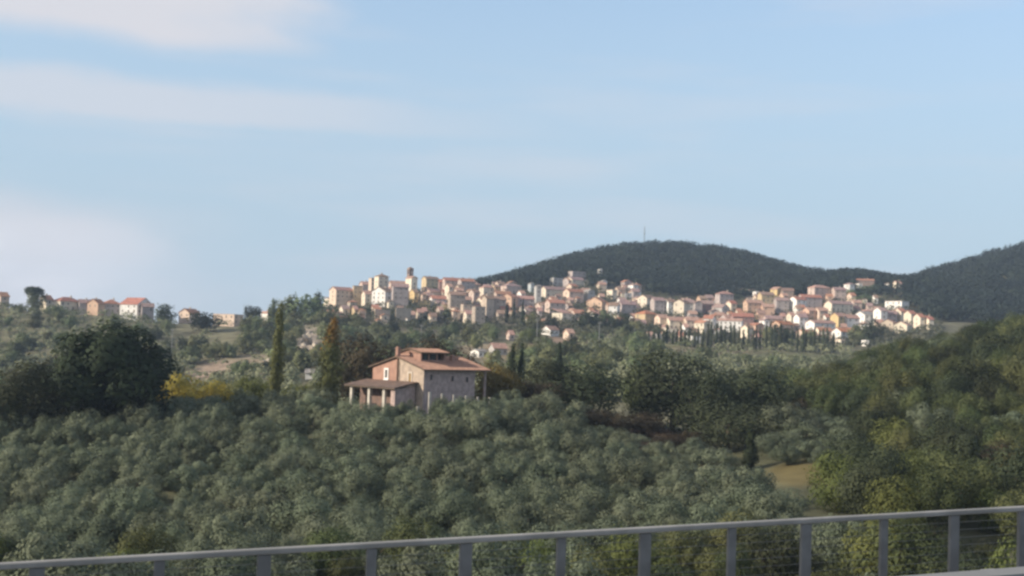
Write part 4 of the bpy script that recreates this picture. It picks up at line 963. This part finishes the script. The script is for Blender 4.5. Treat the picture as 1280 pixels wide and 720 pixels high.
# main roof
O = .75; kk = RISE / (FD / 2); ea = EH - O * kk + .2; rz_ = EH + RISE + .2
rm = MB(); XE = FW + 3.0
tiled(rm, (-O, -O, ea), (XE, -O, ea), (XE, FD / 2, rz_), (-O, FD / 2, rz_)); tiled(rm, (XE, FD + O, ea), (-O, FD + O, ea), (-O, FD / 2, rz_), (XE, FD / 2, rz_))
rm.tube([(-O, FD / 2, rz_ + .05), (XE, FD / 2, rz_ + .05)], .14, 8, 0)
roof = rm.build('roof', [TILE, SHUT], FH)
def chimney(x, y, z0, z1, s, par):
    MB().box(x - s, y - s, z0, x + s, y + s, z1).box(x - s - .09, y - s - .09, z1, x + s + .09, y + s + .09, z1 + .12).box(x - s * .8, y - s * .8, z1 + .12, x + s * .8, y + s * .8, z1 + .34).build('chimney', BRICK_F, par)
chimney(.35, FD / 2 + .75, EH + .8, EH + RISE + 1.45, .30, roof)
chimney(9.9, 4.0, EH + .5, EH + RISE + .35, .34, roof); chimney(11.4, 4.6, EH + .5, EH + RISE + .1, .28, roof)
# raised lantern room on the ridge with a dark loggia
ax0, ax1, ay0, ay1 = 2.4, 8.0, 3.6, 8.8; az1 = EH + RISE + .85
al = MB().box(ax0, ay0 + .9, EH + .4, ax1, ay1, az1).box(ax0, ay0, EH + .4, ax0 + .35, ay0 + .9, az1).box(ax1 - .35, ay0, EH + .4, ax1, ay0 + .9, az1).box(ax0 + .35, ay0, EH + .4, ax1 - .35, ay0 + .2, EH + RISE - .25)
al.build('lantern_wall', BRICK_F, FH)
MB().box(ax0 + .4, ay0 + .87, EH + RISE - .4, ax1 - .4, ay0 + .898, az1 - .1).build('loggia_opening', PANE, FH)
for q in (.33, .66): MB().box(ax0 + (ax1 - ax0) * q - .12, ay0 + .02, EH + RISE - .25, ax0 + (ax1 - ax0) * q + .12, ay0 + .24, az1).build('loggia_post', BRICK_F, FH)
lr_ = MB(); rr0, rr1 = az1 + .12, az1 + .72; my = (ay0 + ay1) / 2
tiled(lr_, (ax0 - .5, ay0 - .5, rr0), (ax1 + .5, ay0 - .5, rr0), (ax1 + .5, my, rr1), (ax0 - .5, my, rr1)); tiled(lr_, (ax1 + .5, ay1 + .5, rr0), (ax0 - .5, ay1 + .5, rr0), (ax0 - .5, my, rr1), (ax1 + .5, my, rr1))
lr_.build('lantern_roof', [TILE, SHUT], FH)
for xx in (ax0 + .01, ax1 - .01): MB().add([(xx, ay0 + .2, az1 + .02), (xx, ay1 - .2, az1 + .02), (xx, my, rr1 - .16), (xx - .15, ay0 + .2, az1 + .02), (xx - .15, ay1 - .2, az1 + .02), (xx - .15, my, rr1 - .16)], [(0, 1, 2), (5, 4, 3), (0, 3, 4, 1), (1, 4, 5, 2), (2, 5, 3, 0)]).build('lantern_gable', BRICK_F, FH)
# porch under the overhanging right end
for yy in (.25, 3.2): MB().box(XE - .55, yy - .16, -2.4, XE - .23, yy + .16, ea - .2 + (yy + O) * kk).build('porch_post', DARKST, FH)
MB().box(FW + .01, .5, -1, FW + .04, 3.5, EH - .6).build('porch_doorway', PANE, FH)
# windows: frame, pane or shutters, sill
def farm_window(face, u, z, w, h, pane, frame=WHITE, b=.16, sill=True):
    o = MB(); P = lambda a, bz0, c, bz1, d0, d1: (o.box(-d1, u + a, z + bz0, -d0, u + c, z + bz1) if face == 'gable' else o.box(u + a, -d1, z + bz0, u + c, -d0, z + bz1))
    off = .051 if face == 'gable' else .31 if face == 'brick' else .002
    if face == 'brick': P = lambda a, bz0, c, bz1, d0, d1: o.box(-d1, u + a, z + bz0, -d0, u + c, z + bz1)
    for a, b0, c, b1 in ((-w / 2 - b, -h / 2 - b, -w / 2, h / 2 + b), (w / 2, -h / 2 - b, w / 2 + b, h / 2 + b), (-w / 2, h / 2, w / 2, h / 2 + b), (-w / 2, -h / 2 - b, w / 2, -h / 2)): P(a, b0, c, b1, off, off + .10)
    f = o.build('window', frame, FH)
    o = MB(); P(-w / 2, -h / 2, w / 2, h / 2, off, off + .03); o.build('pane', pane, f)
    if pane is not PANE:
        o = MB()
        for i in range(7): P(-w / 2 + .04, -h / 2 + h * (i + .2) / 7, w / 2 - .04, -h / 2 + h * (i + .75) / 7, off + .031, off + .055)
        o.build('shutter_slats', pane, f)
    if sill:
        o = MB(); P(-w / 2 - b - .06, -h / 2 - b - .1, w / 2 + b + .06, -h / 2 - b - .003, off, off + .2); o.build('sill', frame, f)
CREAMP = mat('cream_post_plaster', (0.54, 0.50, 0.43), (0.42, 0.39, 0.34), scale=2.0, detail=6)
SHADEW = mat('porch_shaded_plaster', (0.20, 0.135, 0.11), (0.14, 0.10, 0.085), scale=1.0, detail=6)  # red-brown wall colour, darkened to hold the shade under the porch roof
OCHSH = mat('ochre_shutter', (0.30, 0.20, 0.09), (0.24, 0.16, 0.08), scale=3)
def zc(row): return at(529, row, FY).z - fz
farm_window('gable', 3.3, zc(473.5), .62, 1.5, OCHSH, SURR, .26)
farm_window('brick', 9.0, zc(470.0), .55, 1.35, PANE, WHITE, .28)
for u, row in ((1.5, 471.5), (6.3, 473.2), (9.7, 474.4)): farm_window('front', u, zc(row), .5, .85, PANE, DARKST, .1, False)
MB().box(-.16, 2.0, zc(487.6), -.052, 4.3, zc(486.6)).build('ledge', SURR, FH)
# left annex with a low tiled lean-to roof and a pillared porch
AX, AY0, AY1 = -4.6, 1.7, 13.6; AE = zc(486.0) ; AR = zc(478.5)
an = MB().box(AX + 2.6, AY0, -2.4, -.31, AY1, AE - .05).add([(AX + 1.6, AY0, AE - .05), (-.31, AY0, AE - .05), (-.31, AY0, AR - .15), (AX + 1.6, AY0 + .2, AE - .05), (-.31, AY0 + .2, AE - .05), (-.31, AY0 + .2, AR - .15)], [(0, 1, 2), (3, 5, 4), (0, 2, 5, 3)])
an.box(AX, AY0 + .003, -2.4, AX + 2.597, AY0 + 1.0, AE - .055).build('annex_wall', DARKST, FH)
MB().box(AX + 2.55, AY0 + 1.003, -2.4, AX + 2.597, AY1 - .003, AE - .06).build('porch_back_wall', SHADEW, FH)  # thin skin over the annex wall, porch shade painted into its colour
ar = MB(); tiled(ar, (AX - .6, AY1 + .5, AE), (AX - .6, AY0 - .5, AE), (-.1, AY0 - .5, AR), (-.1, AY1 + .5, AR)); ar.build('annex_roof', [TILEG, SHUT], FH)
for yy in (4.55, 8.3, 12.9): MB().box(AX + .02, yy - .27, -2.4, AX + .5, yy + .27, AE - .08).box(AX - .03, yy - .33, AE - .38, AX + .55, yy + .33, AE - .26).build('porch_pillar', CREAMP, FH)
MB().box(AX + .1, 4.9, -2.4, AX + .36, 7.95, .55).box(AX + .02, 4.85, .551, AX + .44, 8.0, .66).build('porch_low_wall', WHITE, FH)
MB().box(AX + 2.51, 4.6, -.5, AX + 2.547, 7.9, 2.0).build('porch_door', PANE, FH)
MB().box(AX + 2.51, 9.2, .2, AX + 2.547, 11.6, 1.8).build('porch_window', PANE, FH)
# white posts in front of the right wall
for px, yt, yb, Y, s, lab in [(536.5, 491, 513, 190, .17, 'tallest white post before the right wall of the farmhouse'), (552.5, 493, 502, 190, .13, 'white post second from the left before the farmhouse wall'), (567, 494.5, 503, 190, .12, 'white post in the middle before the farmhouse wall'),
                          (582.5, 495.5, 504, 190, .13, 'white post near the right corner of the farmhouse'), (597, 497, 505, 190, .12, 'white post below the farmhouse porch'), (612, 497.5, 506, 190, .13, 'white post farthest right of the farmhouse, by the yellow bush'), (522, 509, 519, 188, .17, 'short white post below the stone corner of the farmhouse')]:
    g = at(px, yb, Y); g.z = min(g.z, gz(g.x, Y)); h = at(px, yt, Y).z - g.z; o = empty('white_post', g, R(20))
    MB().box(-s, -s, -.5, s, s, h).build('shaft', CREAMP, o); MB().box(-s - .04, -s - .04, h + .002, s + .04, s + .04, h + .1).build('cap', CREAMP, o); tag(o, lab, 'post')

# ------------------------------------------------------------------ the bridge: deck, parapet railing, guard rail
P0, P1 = at(0, 703.5, 6.2), at(1280, 632.5, 8.39); D = (P1 - P0); LN = D.length; D.normalize()
Nrm = Vector((-D.y, D.x, 0)).normalized()                                # horizontal, away from the camera
UPV = Vector((0, 0, 1))
S0, S1 = -5.0, 22.0
def P(s, off=0.0, z=0.0): return P0 + D * s + Nrm * off + UPV * z
def beam(m, s0, s1, o0, o1, z0, z1, mi=0):
    a, b = (s0, s1); vs = [P(a, o0, z0), P(b, o0, z0), P(b, o1, z0), P(a, o1, z0), P(a, o0, z1), P(b, o0, z1), P(b, o1, z1), P(a, o1, z1)]
    m.add(vs, [(0, 3, 2, 1), (4, 5, 6, 7), (0, 1, 5, 4), (1, 2, 6, 5), (2, 3, 7, 6), (3, 0, 4, 7)], mi)
RAILT = 1.12
def s_at(px):
    lo, hi = S0, S1
    for _ in range(50):
        mm = (lo + hi) / 2; r = P(mm) - CAM
        if 640 + F * r.dot(rt) / r.dot(fwd) < px: lo = mm
        else: hi = mm
    return lo
rail = empty('bridge_railing', P(0, 0, -RAILT)); tag(rail, 'grey steel bridge railing with posts and thin wires along the bottom of the photo', 'railing')
def rp(m, name, mt, bev=0.0):
    o = m.build(name, mt, rail); o.matrix_parent_inverse = Matrix.Translation(-rail.location)
    if bev:
        bv = o.modifiers.new('edge', 'BEVEL'); bv.width = bev; bv.segments = 2
    return o
bpy.context.view_layer.update()
m = MB(); beam(m, S0, S1, -.022, .022, -.034, 0.0); rp(m, 'top_rail', STEEL, .008)
m = MB(); beam(m, S0, S1, -.012, .012, -1.02, -.99); rp(m, 'bottom_rail', STEEL, .004)
mains = [s_at(x) for x in (47, 331, 583, 807, 1008, 1193)]; stp = (mains[-1] - mains[0]) / 5
subs = [s_at(x) for x in (200, 465, 702, 915, 1105, 1277)]
k = math.floor((mains[0] - S0) / stp)
for i in range(-k, 30):
    s = mains[i] if 0 <= i < 6 else mains[0] + stp * i
    if s > S1: break
    m = MB(); beam(m, s - .038, s + .038, -.012, .016, -RAILT, -.035); rp(m, 'post', POSTM, .006)
    m = MB(); beam(m, s - .09, s + .09, -.11, .11, -RAILT - .002, -RAILT + .014); rp(m, 'base_plate', STEEL)
    s = subs[i] if 0 <= i < 6 else mains[0] + stp * (i + .52)
    if S0 < s < S1: m = MB(); beam(m, s - .028, s + .028, -.014, .014, -RAILT + .002, -.035); rp(m, 'baluster', POSTM, .004)
for i in range(17):
    z = -.09 - i * .052
    m = MB(); m.tube([P(S0, .03, z), P(S1, .03, z)], .0017, 4); rp(m, 'wire', POSTM)
# deck and kerb
dk = MB(); beam(dk, -60, 80, -14, .45, -RAILT - 1.3, -RAILT - .14); tag(dk.build('bridge_deck', CONC), kind='structure')
rd = MB(); beam(rd, -60, 80, -13.5, -.5, -RAILT - .139, -RAILT - .12); tag(rd.build('road', ASPH), kind='structure')
kb = MB(); beam(kb, -60, 80, -.499, .44, -RAILT - .138, -RAILT - .003); tag(kb.build('kerb', CONC), kind='structure')
mk = MB(); beam(mk, -60, 80, -1.05, -.9, -RAILT - .1199, -RAILT - .116); tag(mk.build('road_marking', WHITE), kind='structure')
for s in (-40, -8, 24, 56):
    pr = MB(); beam(pr, s - 1, s + 1, -10, -3, -26, -RAILT - 1.302); tag(pr.build('bridge_pier', CONC), 'concrete pier carrying the road bridge', 'bridge pier', 'piers of the road bridge', 'structure')
# guard rail nearer the road: W profile on posts
A1 = at(1280, 708.5, 7.35); off = (A1 - P0).dot(Nrm); s1_ = (A1 - P0).dot(D) ; zt = A1.z - P(s1_, off).z
A0 = at(1112, 719, (lambda: 7.0)())
gr = empty('guard_rail', P(0, off, -RAILT)); tag(gr, 'pale steel guard rail in the bottom right corner', 'guard rail')
prof = [(0.0, 0.0), (-.045, -.03), (-.045, -.08), (.02, -.12), (.02, -.17), (-.045, -.21), (-.045, -.26), (0.0, -.29)]
m = MB(); vs = []
for s in (S0, S1 + 6):
    for th_ in (0, .006):
        for a, z in prof: vs.append(P(s, off + a + th_, zt + z - .0))
n = len(prof); fs = []
for i in range(n - 1): fs += [(i, i + 1, 2 * n + i + 1, 2 * n + i), (n + i + 1, n + i, 3 * n + i, 3 * n + i + 1)]
fs += [(0, 2 * n, 3 * n, n), (n - 1, 2 * n - 1, 4 * n - 1, 3 * n - 1)]
m.add(vs, fs); o = m.build('rail_beam', PALESTEEL, gr); o.matrix_parent_inverse = Matrix.Translation(-gr.location)
for i in range(14):
    s = S0 + .6 + i * 2.0; m = MB(); beam(m, s - .05, s + .05, off + .02, off + .1, -RAILT - .119, zt - .02); o = m.build('rail_post', STEEL, gr); o.matrix_parent_inverse = Matrix.Translation(-gr.location)
